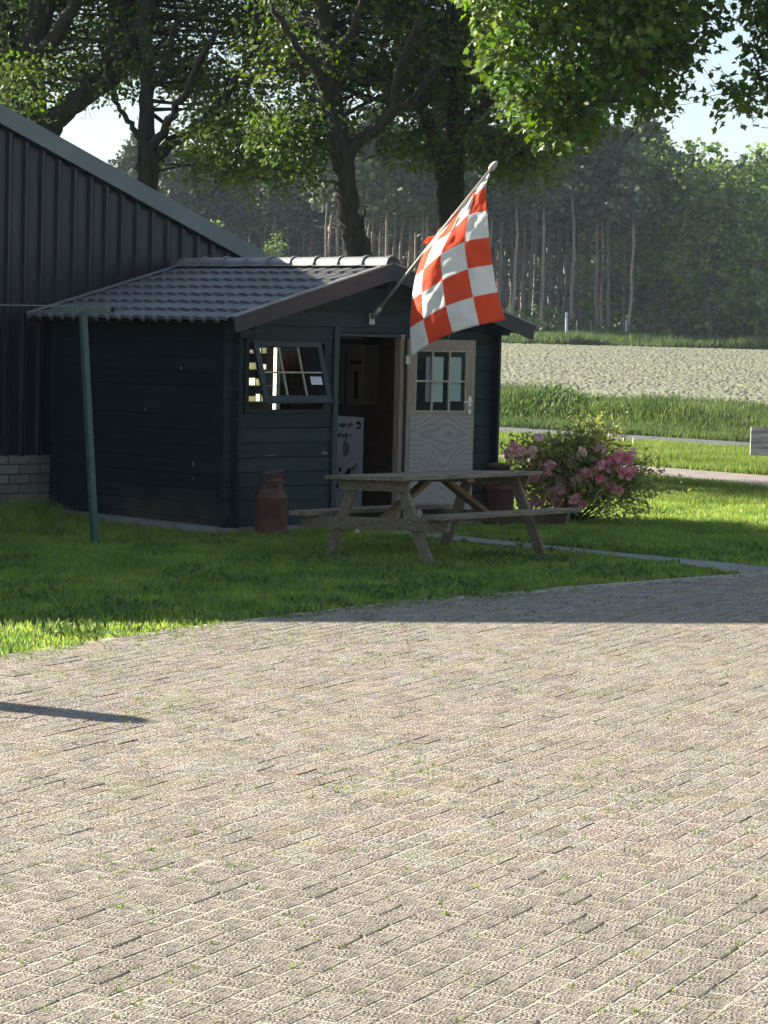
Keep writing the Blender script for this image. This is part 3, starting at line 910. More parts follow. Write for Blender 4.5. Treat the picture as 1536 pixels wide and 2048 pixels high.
# door frame and door leaf with six panes
dj = MB()
dj.box(1.33, 1.40, -.03, .08, .03, 2.10, .004)
dj.build('door_post', M['green_trim'], shed)
MB().box(2.28, 2.345, -.012, .08, .03, 2.03, .004).build('door_post', M['raw_wood'], shed)
MB().box(1.40, 2.28, -.012, .08, 1.995, 2.03, .003).build('door_lintel', M['green_trim'], shed)
MB().box(1.30, 2.36, -.10, .06, .026, .062, .004).build('door_sill', M['grey_timber'], shed)
leaf = link('door', None, shed)
LB = math.radians(10.8); DW, DH0, DH1 = .86, .075, 1.985
leaf.matrix_basis = Matrix.Translation((2.335, -.055, 0)) @ Matrix.Rotation(-LB, 4, 'Z')
s = MB()
s.box(0, .10, -.02, .02, DH0, DH1, .004); s.box(DW - .11, DW, -.02, .02, DH0, DH1, .004)
s.box(.10, DW - .11, -.019, .019, DH1 - .115, DH1, .003); s.box(.10, DW - .11, -.019, .019, 1.165, 1.215, .003); s.box(.10, DW - .11, -.019, .019, DH0, DH0 + .12, .003)
s.build('door_frame', M['raw_wood'], leaf)
MB().box(.035, DW - .02, -.030, -.0205, DH0 + .02, 1.175, .002).build('door_panel', M['plywood'], leaf)
MB().box(.10, DW - .11, .0, .012, DH0 + .12, 1.165).build('door_back_panel', M['raw_wood'], leaf)
gx0, gx1, gz0, gz1 = .10, DW - .11, 1.215, DH1 - .115
s = MB()
s.box(gx0, gx0 + .014, -.021, .01, gz0, gz1); s.box(gx1 - .014, gx1, -.021, .01, gz0, gz1); s.box(gx0 + .014, gx1 - .014, -.0205, .01, gz1 - .014, gz1); s.box(gx0 + .014, gx1 - .014, -.0205, .01, gz0, gz0 + .014)
for i in (1, 2): s.box(gx0 + (gx1 - gx0) * i / 3 - .010, gx0 + (gx1 - gx0) * i / 3 + .010, -.017, .010, gz0 + .014, gz1 - .014)
s.box(gx0 + .014, gx1 - .014, -.0160, .009, (gz0 + gz1) / 2 - .010, (gz0 + gz1) / 2 + .008)
s.build('muntin', M['muntin'], leaf)
for i in range(3):
    for j in range(2):
        MB().box(gx0 + (gx1 - gx0) * i / 3 + .008, gx0 + (gx1 - gx0) * (i + 1) / 3 - .008, -.002, .002, gz0 + .012 + (gz1 - gz0) * j / 2, gz0 - .012 + (gz1 - gz0) * (j + 1) / 2).build('pane', M['glass'], leaf)
s = MB().box(DW - .085, DW - .045, -.028, -.0205, 1.20, 1.385, .003)
pl_ = s.build('lock_plate', M['white_plastic'], leaf)
MB().tube([(DW - .065, -.025, 1.335), (DW - .065, -.065, 1.335), (DW - .075, -.075, 1.333), (DW - .175, -.075, 1.322)], .0085, 8).build('handle', M['white_plastic'], pl_)
MB().box(DW - .073, DW - .057, -.0295, -.0275, 1.245, 1.275).build('keyhole', M['dark'], pl_)
for zz in (.35, 1.72):
    MB().box(-.03, .02, -.026, -.018, zz, zz + .09).build('hinge', M['galvanised'], leaf)
for (x0, x1, z0, z1) in ((.25, .335, 1.32, 1.80), (.345, .47, 1.32, 1.80), (.55, .70, 1.33, 1.80)):
    MB().box(x0, x1, .014, .018, z0, z1).build('pinned_sheet', M['paper'] if x0 > .3 else M['faint_ink'], leaf)
MB().tube([(2.98, -.02, 2.0), (2.985, -.03, 2.16)], .004, 5).build('door_hook', M['pole_white'], shed)

# ------------------------------------------------------------------ things inside the shed
def shed_thing(name, uvz_, label, cat):
    return empty(name, P0 + UX * uvz_[0] + VX * uvz_[1] + ZX * uvz_[2], YAW, label=label, cat=cat)


def emit(name, col, st):
    Mt = bpy.data.materials.new(name); Mt.use_nodes = True
    b = Mt.node_tree.nodes['Principled BSDF']
    b.inputs['Base Color'].default_value = (*col, 1); b.inputs['Emission Color'].default_value = (*col, 1); b.inputs['Emission Strength'].default_value = st
    return Mt


M['lamp_strip'] = emit('lamp_strip', (1, .93, .70), 1.5)
M['glow_goods'] = emit('glow_goods', (.55, .50, .25), .18)  # goods glow by themselves, standing in for the strip's light on them
M['glow_white'] = emit('glow_white', (.8, .78, .62), .4)  # whiter goods, lamplight likewise put in as their own glow
vm = shed_thing('vending_machine', (2.08, 2.30, .06), 'lit vending machine seen through the open window of the shed', 'vending machine')
s = MB(); s.box(0, .66, .12, .55, 0, 1.96); s.box(0, .03, 0, .12, 0, 1.96); s.box(.63, .66, 0, .12, 0, 1.96); s.box(.03, .63, 0, .12, 1.9, 1.96); s.box(.03, .63, 0, .12, 0, .9)
s.build('body', M['dark'], vm)
for k in range(5):
    z = 1.0 + k * .18
    MB().box(.03, .50, .02, .118, z - .012, z - .002).build('shelf', M['galvanised'], vm)
    for q, x0 in enumerate((.05, .12, .235, .32)):
        MB().box(x0, x0 + (.03, .075, .035, .03)[q], .06, .10, z, z + (.07, .035, .055, .08)[(q + k) % 4], .004).build('goods', M['glow_goods'] if (q + k) % 3 else M['glow_white'], vm)
MB().box(.455, .48, .03, .06, .98, 1.86, .004).build('lamp_strip', M['lamp_strip'], vm)
MB().box(.51, .63, .005, .118, .9, 1.9).build('control_panel', M['green_wall'], vm)

cab = shed_thing('locker_cabinet', (3.40, 1.78, 1.12), 'pale brown locker cabinet with dark slots on the shed wall', 'cabinet')
s = MB().box(0, .22, 0, .70, .10, .78, .004); s.build('body', M['cabinet_pale'], cab)
for (v0, v1, z0, z1, mt) in ((.34, .56, .12, .66, 'cabinet'), (.30, .33, .10, .70, 'dark'), (.40, .445, .14, .60, 'dark'), (.58, .68, .14, .44, 'dark'), (.10, .17, .16, .48, 'dark'), (.05, .24, .56, .60, 'dark')):
    MB().box(-.006, -.001 if mt == 'cabinet' else .02, v0, v1, z0, z1).build('slot' if mt == 'dark' else 'compartment_door', M[mt], cab)
s = MB().box(-.004, .10, .16, .70, .84, .88, .003).build('price_rail', M['paper'], cab)

sign = shed_thing('farm_shop_board', (2.90, 1.235, .38), 'white board with dark lettering and a cow drawing inside the doorway', 'sign')
MB().box(0, .012, 0, .62, -.315, .72, .003).build('board', M['board_white'], sign)


def text(body, v_, z_, size, parent, material, bold=.004):
    cu = bpy.data.curves.new('lettering', 'FONT'); cu.body = body; cu.size = size; cu.extrude = .0005; cu.offset = bold; cu.align_x = 'RIGHT'; cu.shear = .25
    o = bpy.data.objects.new('lettering', cu); COL.objects.link(o)
    dg = bpy.context.evaluated_depsgraph_get()
    me = bpy.data.meshes.new_from_object(o.evaluated_get(dg))
    bpy.data.objects.remove(o)
    me.materials.clear(); me.materials.append(material)
    q = link('lettering', me, parent)
    # text runs towards -v when seen from the door (x -> -v, y -> z, facing -u)
    q.matrix_basis = Matrix(((0, 0, -1, -.002), (-1, 0, 0, v_), (0, 1, 0, z_), (0, 0, 0, 1)))


text('s van de', .17, .60, .088, sign, M['ink'], .003)
text('erderij e', .19, .48, .088, sign, M['ink'], .003)


def blot(pts, material, parent):
    MB().add([(-.0025, a, b) for a, b in pts], [tuple(range(len(pts)))]).build('drawing', material, parent)


def oval(cv, cz, rv, rz_, n=14, wob=.2, rot=0):
    o = []
    for i in range(n):
        t = 2 * math.pi * i / n; k = 1 + wob * math.sin(3 * t + cv * 40)
        a, b = rv * math.cos(t) * k, rz_ * math.sin(t) * k
        o.append((cv + a * math.cos(rot) - b * math.sin(rot), cz + a * math.sin(rot) + b * math.cos(rot)))
    return o


blot(oval(.075, .655, .035, .02), M['ink'], sign); blot(oval(.075, .60, .04, .012), M['ink'], sign); blot(oval(.04, .63, .01, .03), M['ink'], sign)
blot(oval(.27, .36, .06, .09, wob=.1), M['faint_ink'], sign)
blot(oval(.245, .06, .05, .09, wob=.25, rot=.6), M['ink'], sign)
blot(oval(.36, .12, .022, .03), M['ink'], sign); blot(oval(.42, .03, .02, .05), M['ink'], sign); blot(oval(.33, .03, .015, .02), M['ink'], sign)
blot(oval(.15, .14, .012, .05, rot=.5), M['ink'], sign); blot(oval(.09, .19, .012, .015), M['ink'], sign); blot(oval(.16, .02, .014, .05, rot=-.2), M['ink'], sign); blot(oval(.40, -.06, .02, .03), M['ink'], sign); blot(oval(.47, .08, .012, .06), M['ink'], sign)
for (a, b) in (((.46, -.10), (.36, -.04)), ((.36, -.04), (.30, .05)), ((.30, -.06), (.25, -.14)), ((.14, .05), (.12, -.10)), ((.12, .12), (.08, .18))):
    d = Vector((b[0] - a[0], b[1] - a[1])).normalized() * .006
    blot([(a[0] - d.y, a[1] + d.x), (b[0] - d.y, b[1] + d.x), (b[0] + d.y, b[1] - d.x), (a[0] + d.y, a[1] - d.x)], M['ink'], sign)

# ------------------------------------------------------------------ flagpole and flag
BR = uvw(1.846, -.03, 2.2)
TIP = BR - VX * 1.7 + ZX * 1.5
fp = empty('flagpole', BR, YAW, label='slanting white flagpole fixed above the shed door', cat='flagpole')


def fl(p):
    q = np.asarray(p) - BR
    return (q @ UX, q @ VX, q[2])


MB().tube([fl(BR + (TIP - BR) * t) for t in (0, .5, 1)], [.019, .017, .015], 10).build('pole', M['pole_white'], fp, True)
dirp = (TIP - BR) / np.linalg.norm(TIP - BR)
kn = MB()
kn.tube([fl(TIP + dirp * t) for t in (-.03, -.01, .02, .05, .08, .1)], [.018, .03, .034, .03, .022, .008], 12)
kn.build('knob', M['pole_white'], fp, True)
s = MB().box(-.04, .04, 0, .012, -.075, .045, .004)
s.build('bracket_plate', M['galvanised'], fp)
MB().tube([fl(BR + dirp * t) for t in (-.0, .16)], .026, 12).build('bracket_socket', M['galvanised'], fp, True)

FZ = {0: [(1000, 160), (905, 275), (785, 415), (660, 560), (528, 700)],
      1: [(968, 275), (880, 345), (785, 445), (672, 580), (540, 712)],
      2: [(975, 465), (835, 500), (700, 625), (570, 715), (490, 790)],
      3: [(992, 670), (805, 705), (624, 800), (490, 915), (430, 960)],
      4: [(1018, 880), (828, 915), (635, 1000), (475, 1098), (398, 1150)],
      5: [(1055, 1092), (868, 1130), (660, 1200), (487, 1300), (384, 1365)],
      6: [(1118, 1305), (915, 1345), (712, 1405), (530, 1492), (393, 1588)]}
ctrl = np.zeros((7, 5, 3))
hoistY = [26.59, 26.75, 26.91, 27.07, 27.23]
footY = [26.60, 26.55, 26.60, 26.80, 27.06]
for i in range(7):
    for j in range(5):
        t = smooth(i / 6 * 1.1)
        Yd = hoistY[j] * (1 - t) + footY[j] * t - (.03 if i == 1 and j in (1, 3) else 0)
        ctrl[i, j] = dep(720 + FZ[i][j][0] / 3.84, 300 + FZ[i][j][1] / 3.84, Yd)


def catmull(P, n, axis):
    P = np.moveaxis(P, axis, 0); k = len(P); out = []
    ext = np.concatenate([[2 * P[0] - P[1]], P, [2 * P[-1] - P[-2]]])
    for i in range(k - 1):
        for s_ in range(n):
            t = s_ / n; a, b, c, d = ext[i:i + 4]
            out.append(.5 * (2 * b + (c - a) * t + (2 * a - 5 * b + 4 * c - d) * t * t + (3 * b - a - 3 * c + d) * t ** 3))
    out.append(P[-1])
    return np.moveaxis(np.array(out), 0, axis)


SUB = 10
fg = catmull(catmull(ctrl, SUB, 0), SUB, 1)
I, J = np.meshgrid(np.arange(fg.shape[0]) / SUB, np.arange(fg.shape[1]) / SUB, indexing='ij')
gather = np.exp(-I / 1.3)                                       # folds running down from the gathered top
fg[..., 1] += .030 * gather * np.sin(J * 7.5 + I * 1.2) + .022 * np.sin(J * 2.3 - I * .8 + 1) * smooth(I / 3)
fg[..., 1] += .018 * (N1(I * 4 + 5, J * 4.0) - .5) * 2 + .010 * (N2(I * 2.2 + J * 5, J * 2.2 - I * 4) - .5) * 2 * smooth((J - 1.2) / 1.5)
fg[..., 0] += .010 * gather * np.sin(J * 9)
ni, nj = fg.shape[:2]
ii = (np.arange(ni - 1)[:, None] * nj + np.arange(nj - 1)[None]).ravel()
org = np.array([TIP[0], TIP[1], 0])
me = np_mesh('checkered_flag', (fg - org).reshape(-1, 3), np.stack([ii, ii + 1, ii + nj + 1, ii + nj], 1), M['flag_white'], True)
me.materials.append(M['flag_red'])
idx = [(int(a // SUB) + int(b // SUB)) % 2 for a in range(ni - 1) for b in range(nj - 1)]
me.polygons.foreach_set('material_index', idx)
fo = link('checkered_flag', me); fo.location = tuple(org)
so = fo.modifiers.new('cloth', 'SOLIDIFY'); so.thickness = .0015
tag(fo, 'red and white checkered flag hanging from the slanting pole', 'flag')
kt = empty('flag_knot', tuple(ctrl[0, 4]), 0)
kt.parent = fo; kt.location = tuple(ctrl[0, 4] - org)
MB().tube([(-.03, 0, -.03), (.02, -.03, 0), (.06, -.01, .05), (.0, .01, .03), (-.05, 0, -.02)], [.012, .02, .014, .016, .006], 7).build('tie', M['flag_red'], kt, True)

# ------------------------------------------------------------------ picnic table
TP = (.492, 24.60, -.01)
tb = empty('picnic_table', TP, math.radians(50), label='weathered grey wooden picnic table with attached benches on the lawn', cat='picnic table')
tb.rotation_euler[0] = -.035
TL, TWd, ZT, ZB, TS, TT, BO = 2.03, .95, .765, .43, .84, .60, .914
n = 6; w = TWd / n
for i in range(n):
    MB().box(-TL / 2 + random.uniform(-.012, .012), TL / 2 + random.uniform(-.012, .012), -TWd / 2 + i * w + .004, -TWd / 2 + (i + 1) * w - .004, ZT - .035, ZT + random.uniform(-.003, .002), .004).build('top_plank', M['grey_timber'], tb)
for sy in (-1, 1):
    for i in range(2):
        y0 = sy * (BO - .28 + i * .143)
        MB().box(-TL / 2 + random.uniform(-.02, .02), TL / 2 + random.uniform(-.02, .02), min(y0, y0 + sy * .138), max(y0, y0 + sy * .138), ZB - .04, ZB + random.uniform(-.002, .002), .004).build('bench_plank', M['grey_timber'], tb)
rot90 = Matrix.Rotation(math.pi / 2, 4, 'Z')
for sx in (-1, 1):
    x = sx * TS
    for sy in (-1, 1):
        MB().beam((x, sy * TT, -.02), (x, sy * .26, ZT - .04), .045, .105, up=(0, 1, 0), c=.004).build('leg', M['grey_timber'], tb)
    b1 = MB().prism([(-.43, ZT - .037), (.43, ZT - .037), (.38, ZT - .137), (-.38, ZT - .137)], 0, .04)
    b1.v = [(x - sx * -.0 + (q[1] + .024) * sx, q[0], q[2]) for q in b1.v]
    b1.build('top_bearer', M['grey_timber'], tb)
    b2 = MB().prism([(-BO + .03, ZB - .042), (BO - .03, ZB - .042), (BO - .06, ZB - .15), (-BO + .06, ZB - .15)], 0, .042)
    b2.v = [(x + (q[1] + .024) * sx, q[0], q[2]) for q in b2.v]
    b2.build('seat_bearer', M['grey_timber'], tb)
    MB().beam((sx * (TS - .03), 0, ZB - .09), (sx * .12, 0, ZT - .06), .045, .095, up=(0, 1, 0), c=.004).build('brace', M['brown_timber'], tb)
MB().box(-.05, .05, -.42, .42, ZT - .075, ZT - .037, .003).build('middle_batten', M['grey_timber'], tb)
for sx in (-1, 1):
    for sy in (-1, 1):
        for dz in (.03, .08):
            MB().lathe([(.007, 0), (.008, .004), (.004, .006)], 8).build('bolt', M['galvanised'], tb, False, Matrix.Translation((sx * (TS + .066), sy * .44 + (dz - .05) * .4, ZB - .15 + dz)) @ Matrix.Rotation(sx * math.pi / 2, 4, 'Y'))


# ------------------------------------------------------------------ milk churns
def churn(loc, material, label, h=1.0, tilt=0.):
    c = empty('milk_churn', loc, random.random() * 6, label=label, cat='milk churn', group='rusty milk churns in front of the shed')
    prof = [(.155, 0), (.168, .008), (.170, .03), (.165, .04), (.166, .37), (.170, .375), (.170, .388), (.165, .394), (.150, .425), (.122, .465), (.112, .475), (.112, .540), (.118, .545), (.118, .556), (.112, .560), (.114, .600), (.122, .606), (.122, .622), (.10, .624)]
    MB().lathe([(r, z * h) for r, z in prof], 28).build('body', material, c, True)
    ld = MB().lathe([(.100, .0), (.126, .004), (.128, .016), (.10, .022), (.04, .028), (.0, .028)], 28)
    lo = ld.build('lid', M['lid'], c, True)
    lo.location = (0, 0, .628 * h); lo.rotation_euler = (tilt, 0, 0)
    for sg in (-1, 1):
        MB().tube([(sg * .110, -.045, .50 * h), (sg * .150, -.05, .515 * h), (sg * .158, 0, .520 * h), (sg * .150, .05, .515 * h), (sg * .110, .045, .50 * h)], .009, 7).build('handle', material, c, True)
    arc_ = [(.075 * math.cos(math.pi * i / 10), -.158 + .0 * i, .40 * h + .05 * math.sin(math.pi * i / 10)) for i in range(11)]
    MB().tube([(a * 1.0, -math.sqrt(max(.172 ** 2 - a * a, .0)) + .03 * (z_ - .40 * h) / .05, z_) for a, _, z_ in arc_], .004, 5).build('badge_rim', material, c)
    return c


churn(uvw(.235, -.36, -.01), M['rust'], 'rusty brown milk churn with tilted lid by the shed window', 1.0, .16)
c2 = churn(uvw(3.50, -.32, .0), M['red_can'], 'dark red milk churn behind the picnic table at the shed corner', 1.02, .0)

# ------------------------------------------------------------------ washing line post
WP = np.array([-2.723, 25.0, -.02])
wp = empty('washing_line_post', WP, 0, label='leaning green metal T-shaped washing line post beside the shed', cat='post')
top = dep(166, 626, 25.0) - WP
MB().beam((0, 0, 0), top, .062, .062, up=(.68, -.73, 0), c=.006).build('post', M['post_green'], wp)
bd = np.array([.70, -.714, 0]); L_ = .44
cc = top + np.array([0, 0, .035])
MB().beam(cc - bd * L_, cc + bd * L_, .05, .06, c=.004).build('cross_bar', M['bar_green'], wp)
MB().beam(cc + bd * (L_ - .001), cc + bd * (L_ + .002), .04, .048).build('end_shade', M['dark'], wp)  # dark plate on a solid bar, shade of a hollow end put in as colour
for sgn, q in ((-1, .40), (-1, .12)):
    a = cc + bd * q * sgn + np.array([0, 0, .03])
    b = a + np.array([-7.5, 2.2 * q, .0])
    MB().tube([a, (a + b) / 2 - np.array([0, 0, .05]), b], .004, 5).build('line', M['wire'], wp)

# timber post standing outside the picture: only its shadow reaches the yard
tipS = ground(280, 1448); hP = 2.1
bp_ = tipS + np.array([-math.cos(SUN_AZ), math.sin(SUN_AZ), 0]) * hP / math.tan(SUN_EL)
pp = empty('timber_post', (bp_[0], bp_[1], -.05), 0, label='thick timber post whose shadow falls across the yard at the left edge', cat='post')
MB().tube([(0, 0, 0), (0, 0, 1.2), (0, 0, hP), (0, 0, hP + .05)], [.145, .14, .135, .09], 16).build('shaft', M['grey_timber'], pp)

# weathered board at the right edge
bw = dep(1501, 882, 22.0)
wb = empty('board_sign', (bw[0] + .6, bw[1] + .1, -.02), 0, label='weathered grey wooden board at the right edge of the picture', cat='board')
lo_ = bw - np.array([bw[0] + .6, bw[1] + .1, -.02])
MB().box(lo_[0], lo_[0] + 1.1, lo_[1] - .02, lo_[1] + .02, lo_[2] - .118, lo_[2] + .118, .006).build('board', M['sunlit_timber'], wb)
MB().box(-.05, .05, lo_[1] + .022, lo_[1] + .12, 0, lo_[2] + .1, .004).build('post', M['grey_timber'], wb)

# dandelion clock and daisies near the table
dn = empty('dandelion_clock', ground(714, 1092), 0, label='pale dandelion clock standing in the grass under the picnic table', cat='flower')
MB().tube([(0, 0, 0), (.004, 0, .06), (.002, 0, .12)], .003, 5).build('stem', M['weed'], dn)
MB().lathe([(.004, .115), (.020, .125), (.026, .14), (.020, .155), (.004, .163)], 10).build('seed_head', M['dandelion'], dn)


# ------------------------------------------------------------------ leaves
def leaf_shape(kind):
    if kind == 'oak':
        v = [(0, 0, 0), (-.20, .25, .05), (-.34, .52, .10), (-.17, .80, .04), (0, 1, -.05), (.17, .80, .04), (.34, .52, .10), (.20, .25, .05), (0, .5, -.02)]
        f = [(8, 0, 7), (8, 7, 6), (8, 6, 5), (8, 5, 4), (8, 4, 3), (8, 3, 2), (8, 2, 1), (8, 1, 0)]
    elif kind == 'maple':
        v = [(0, 0, 0), (-.38, .08, .10), (-.34, .34, .03), (-.54, .56, .14), (-.27, .66, .0), (0, 1.05, -.14), (.27, .66, 0), (.54, .56, .14), (.34, .34, .03), (.38, .08, .10), (0, .42, -.03)]
        f = [(10, (i + 1) % 10, i) for i in range(10)]
    elif kind == 'long':
        v = [(0, 0, 0), (-.16, .4, .04), (0, 1, -.1), (.16, .4, .04)]
        f = [(0, 3, 2), (0, 2, 1)]
    else:
        v = [(-.5, 0, 0), (.5, 0, .08), (.3, .9, 0), (-.45, .8, .1)]
        f = [(0, 1, 2), (0, 2, 3)]
    return np.array(v, float), np.array(f)


def unit(a):
    return a / (np.linalg.norm(a, axis=-1, keepdims=True) + 1e-9)


def leaves(name, pos, size, kind, material, parent, up=.55, out=None, seed=0):
    """a leaf at each of pos, its face turned mostly upwards, its tip out and down"""
    rng = np.random.default_rng(seed)
    n = len(pos)
    lv, lf = leaf_shape(kind)
    nrm = unit(rng.normal(0, 1, (n, 3)) * (1 - up) + np.array([0, 0, up]))
    tip = rng.normal(0, 1, (n, 3)) + np.array([0, 0, -.35])
    if out is not None: tip = tip * .6 + out
    tip = unit(tip - nrm * (tip * nrm).sum(1, keepdims=True))
    side = np.cross(tip, nrm)
    s = size * rng.uniform(.65, 1.25, n)
    V = pos[:, None] + (lv[None, :, 0:1] * side[:, None] + lv[None, :, 1:2] * tip[:, None] + lv[None, :, 2:3] * nrm[:, None]) * s[:, None, None]
    Fc = (np.arange(n)[:, None, None] * len(lv) + lf[None]).reshape(-1, 3)
    return link(name, np_mesh(name, V.reshape(-1, 3), Fc, material), parent)


def smooth_line(pts, n=6):
    P = np.array(pts, float)
    return catmull(P[:, None, :], n, 0)[:, 0]


def oak(name, label, base_px, Y0, trunk, limbs, areas, leaf_kind='oak', leaf_size=.088, clumps=260, per=80, spread=.42, depth=2.2, seed=0, material='oak_leaf', group='old trees behind the shed and the barn'):
    """trunk and limbs given as (x, y in the photograph, distance, radius); the crown fills the volume in front of and behind them"""
    rng = np.random.default_rng(seed)
    b = dep(*trunk[0][:3]); b[2] = -.05
    root = empty(name, b, 0, label=label, cat='tree', group=group)

    def w(p):
        return np.append(dep(p[0], p[1], p[2]) - b, p[3])
    tr = [np.append(np.zeros(3), trunk[0][3] * 1.25)] + [w(p) for p in trunk]
    tr = smooth_line(tr)
    tr[:, :2] += rng.normal(0, .012, (len(tr), 2))
    rr = tr[:, 3] * (1 + rng.normal(0, .04, len(tr)))
    MB().tube(tr[:, :3], rr, 12).build('trunk', M['bark'], root, True)
    anchors = [tr[len(tr) // 3:, :3]]
    for lm in limbs:
        q = smooth_line([w(p) for p in lm], 5)
        q[1:, :3] += rng.normal(0, .02, (len(q) - 1, 3))
        MB().tube(q[:, :3], q[:, 3], 8).build('limb', M['bark'], root, True)
        anchors.append(q[:, :3])
    anchors = np.concatenate(anchors)
    # clump centres
    C = []
    tot = sum(a[-1] for a in areas)
    for poly, Yc, dp, wt in areas:
        k = int(clumps * wt / tot); got = 0
        xs_ = [p[0] for p in poly]; ys_ = [p[1] for p in poly]
        while got < k:
            x_, y_ = rng.uniform(min(xs_), max(xs_)), rng.uniform(min(ys_), max(ys_))
            if not in_poly(np.array([x_]), np.array([y_]), poly)[0]: continue
            C.append(dep(x_, y_, Yc + rng.uniform(-dp, dp)) - b); got += 1
    C = np.array(C)
    # branches reach from the limbs to the clumps
    tw = MB()
    for c in C:
        d = np.linalg.norm(anchors - c, axis=1) + np.maximum(0, anchors[:, 2] - c[2]) * .6
        a = anchors[d.argmin()]
        L = np.linalg.norm(c - a)
        mid = (a + c) / 2 + rng.normal(0, .12 * L + .02, 3) + np.array([0, 0, .06 * L])
        r = .008 + .012 * min(L, 2.5)
        tw.tube(smooth_line([a, mid, c], 3), np.linspace(r, .005, 7), 4, False)
        for _ in range(3):
            e = c + rng.normal(0, spread * .8, 3)
            tw.tube([mid * .3 + c * .7, (c + e) / 2 + rng.normal(0, .05, 3), e], [.007, .005, .003], 3, False)
    tag(tw.build('branches', M['bark'], root), kind='stuff')
    sz = rng.uniform(.6, 1.35, len(C))
    off = rng.normal(0, 1, (len(C), per, 3)) * np.array([1, 1, .62])
    off = unit(off) * (rng.random((len(C), per, 1)) ** .45) * np.array([1, 1, .7]) * spread * 1.5
    P = (C[:, None] + off * sz[:, None, None]).reshape(-1, 3)
    keep = rng.random(len(P)) < .93
    P = P[keep]; O = unit(off.reshape(-1, 3)[keep])
    leaves('crown', P, leaf_size, leaf_kind, M[material], root, .5, O * 1.1 + np.array([0, 0, -.35]), seed)
    return root


def T(*a):
    return [tuple(p) for p in a]


# far left: heavy forked oak
oak('oak_tree', 'heavy forked oak with a leaning limb above the barn roof', None, 42,
    [(40, 640, 42, .42), (48, 240, 42, .36), (52, 150, 42, .30), (75, 60, 42, .22), (100, -90, 42, .14)],
    [T((52, 225, 42, .25), (22, 160, 42, .20), (8, 60, 42.2, .16), (-20, -80, 42.3, .12)),
     T((60, 330, 41.9, .26), (100, 250, 41.8, .20), (150, 205, 41.6, .18), (205, 165, 41.4, .16), (255, 90, 41.2, .13), (300, 0, 41, .10), (330, -100, 41, .07)),
     T((60, 120, 42, .16), (120, 60, 41.5, .12), (165, -20, 41, .08)), T((160, 195, 41.6, .09), (210, 120, 41.2, .07), (225, 30, 41, .05)),
     T((25, 150, 42, .10), (-40, 90, 41, .08), (-110, 20, 40.5, .05))],
    [([(-190, -300), (230, -300), (300, -60), (255, 150), (170, 190), (95, 170), (70, 215), (-10, 225), (-190, 200)], 43.2, 1.7, 10),
     ([(-10, 120), (75, 130), (60, 240), (-10, 225)], 40.2, .7, .3)], seed=1, clumps=320, per=108, spread=.43)
# slim oak left of the ridge
oak('oak_tree', 'slim dark oak rising between the barn roof and the shed', None, 41,
    [(300, 640, 41, .20), (295, 370, 41, .17), (293, 300, 41, .14), (294, 200, 41, .115), (290, 60, 41, .09), (288, -120, 41, .06)],
    [T((296, 345, 41, .13), (325, 300, 40.9, .11), (375, 265, 40.7, .09), (430, 220, 40.5, .07), (490, 130, 40.2, .05), (520, 30, 40, .04)),
     T((300, 320, 41, .09), (330, 250, 40.6, .07), (375, 180, 40.2, .055), (430, 60, 39.8, .04)),
     T((292, 290, 41, .065), (272, 262, 41, .05), (248, 225, 41, .04), (222, 180, 41, .03), (200, 120, 41.1, .02)),
     T((294, 180, 41, .07), (330, 130, 40.7, .05), (350, 40, 40.4, .04)), T((293, 150, 41, .06), (260, 90, 41.2, .045), (240, 0, 41.4, .03)),
     T((430, 225, 40.5, .04), (480, 240, 40.2, .03), (540, 290, 39.9, .022), (590, 340, 39.7, .015))],
    [([(190, -300), (520, -300), (580, 60), (560, 190), (470, 230), (400, 215), (335, 175), (290, 190), (262, 160), (228, 190), (205, 120)], 42.4, 1.7, 10),
     ([(375, 235), (470, 225), (560, 250), (615, 330), (605, 388), (560, 345), (520, 372), (470, 330), (440, 372), (400, 300)], 40.2, 1.0, 1.9),
     ([(225, 190), (262, 180), (262, 215), (230, 220)], 41, .15, .05)], seed=2, clumps=255, per=108, spread=.38)
# middle oak over the shed ridge
oak('oak_tree', 'rough barked oak standing behind the middle of the shed ridge', None, 38,
    [(735, 640, 38, .20), (716, 505, 38, .18), (700, 430, 38, .165), (684, 320, 38, .16), (672, 220, 38, .125), (660, 120, 38, .11), (645, 30, 38, .11), (640, -120, 38, .07)],
    [T((688, 325, 38, .115), (715, 285, 37.9, .095), (755, 255, 37.7, .085), (790, 215, 37.5, .09), (800, 140, 37.3, .07), (840, 40, 37, .05)),
     T((672, 220, 38, .09), (640, 150, 37.6, .07), (590, 90, 37.2, .05), (540, 10, 37, .035)), T((660, 110, 38, .08), (710, 50, 37.5, .06), (740, -50, 37.2, .04)),
     T((790, 215, 37.5, .06), (830, 190, 37.2, .045), (880, 120, 37, .03)), T((716, 470, 38, .03), (728, 440, 37.8, .02), (730, 410, 37.7, .012))],
    [([(520, -300), (880, -300), (900, 60), (850, 180), (790, 205), (745, 235), (715, 190), (690, 205), (640, 240), (600, 270), (560, 260), (520, 190), (500, 60)], 39.5, 1.8, 10),
     ([(540, 240), (650, 230), (640, 300), (560, 300)], 38.6, .8, 1.0)], seed=3, clumps=255, per=108, spread=.38)
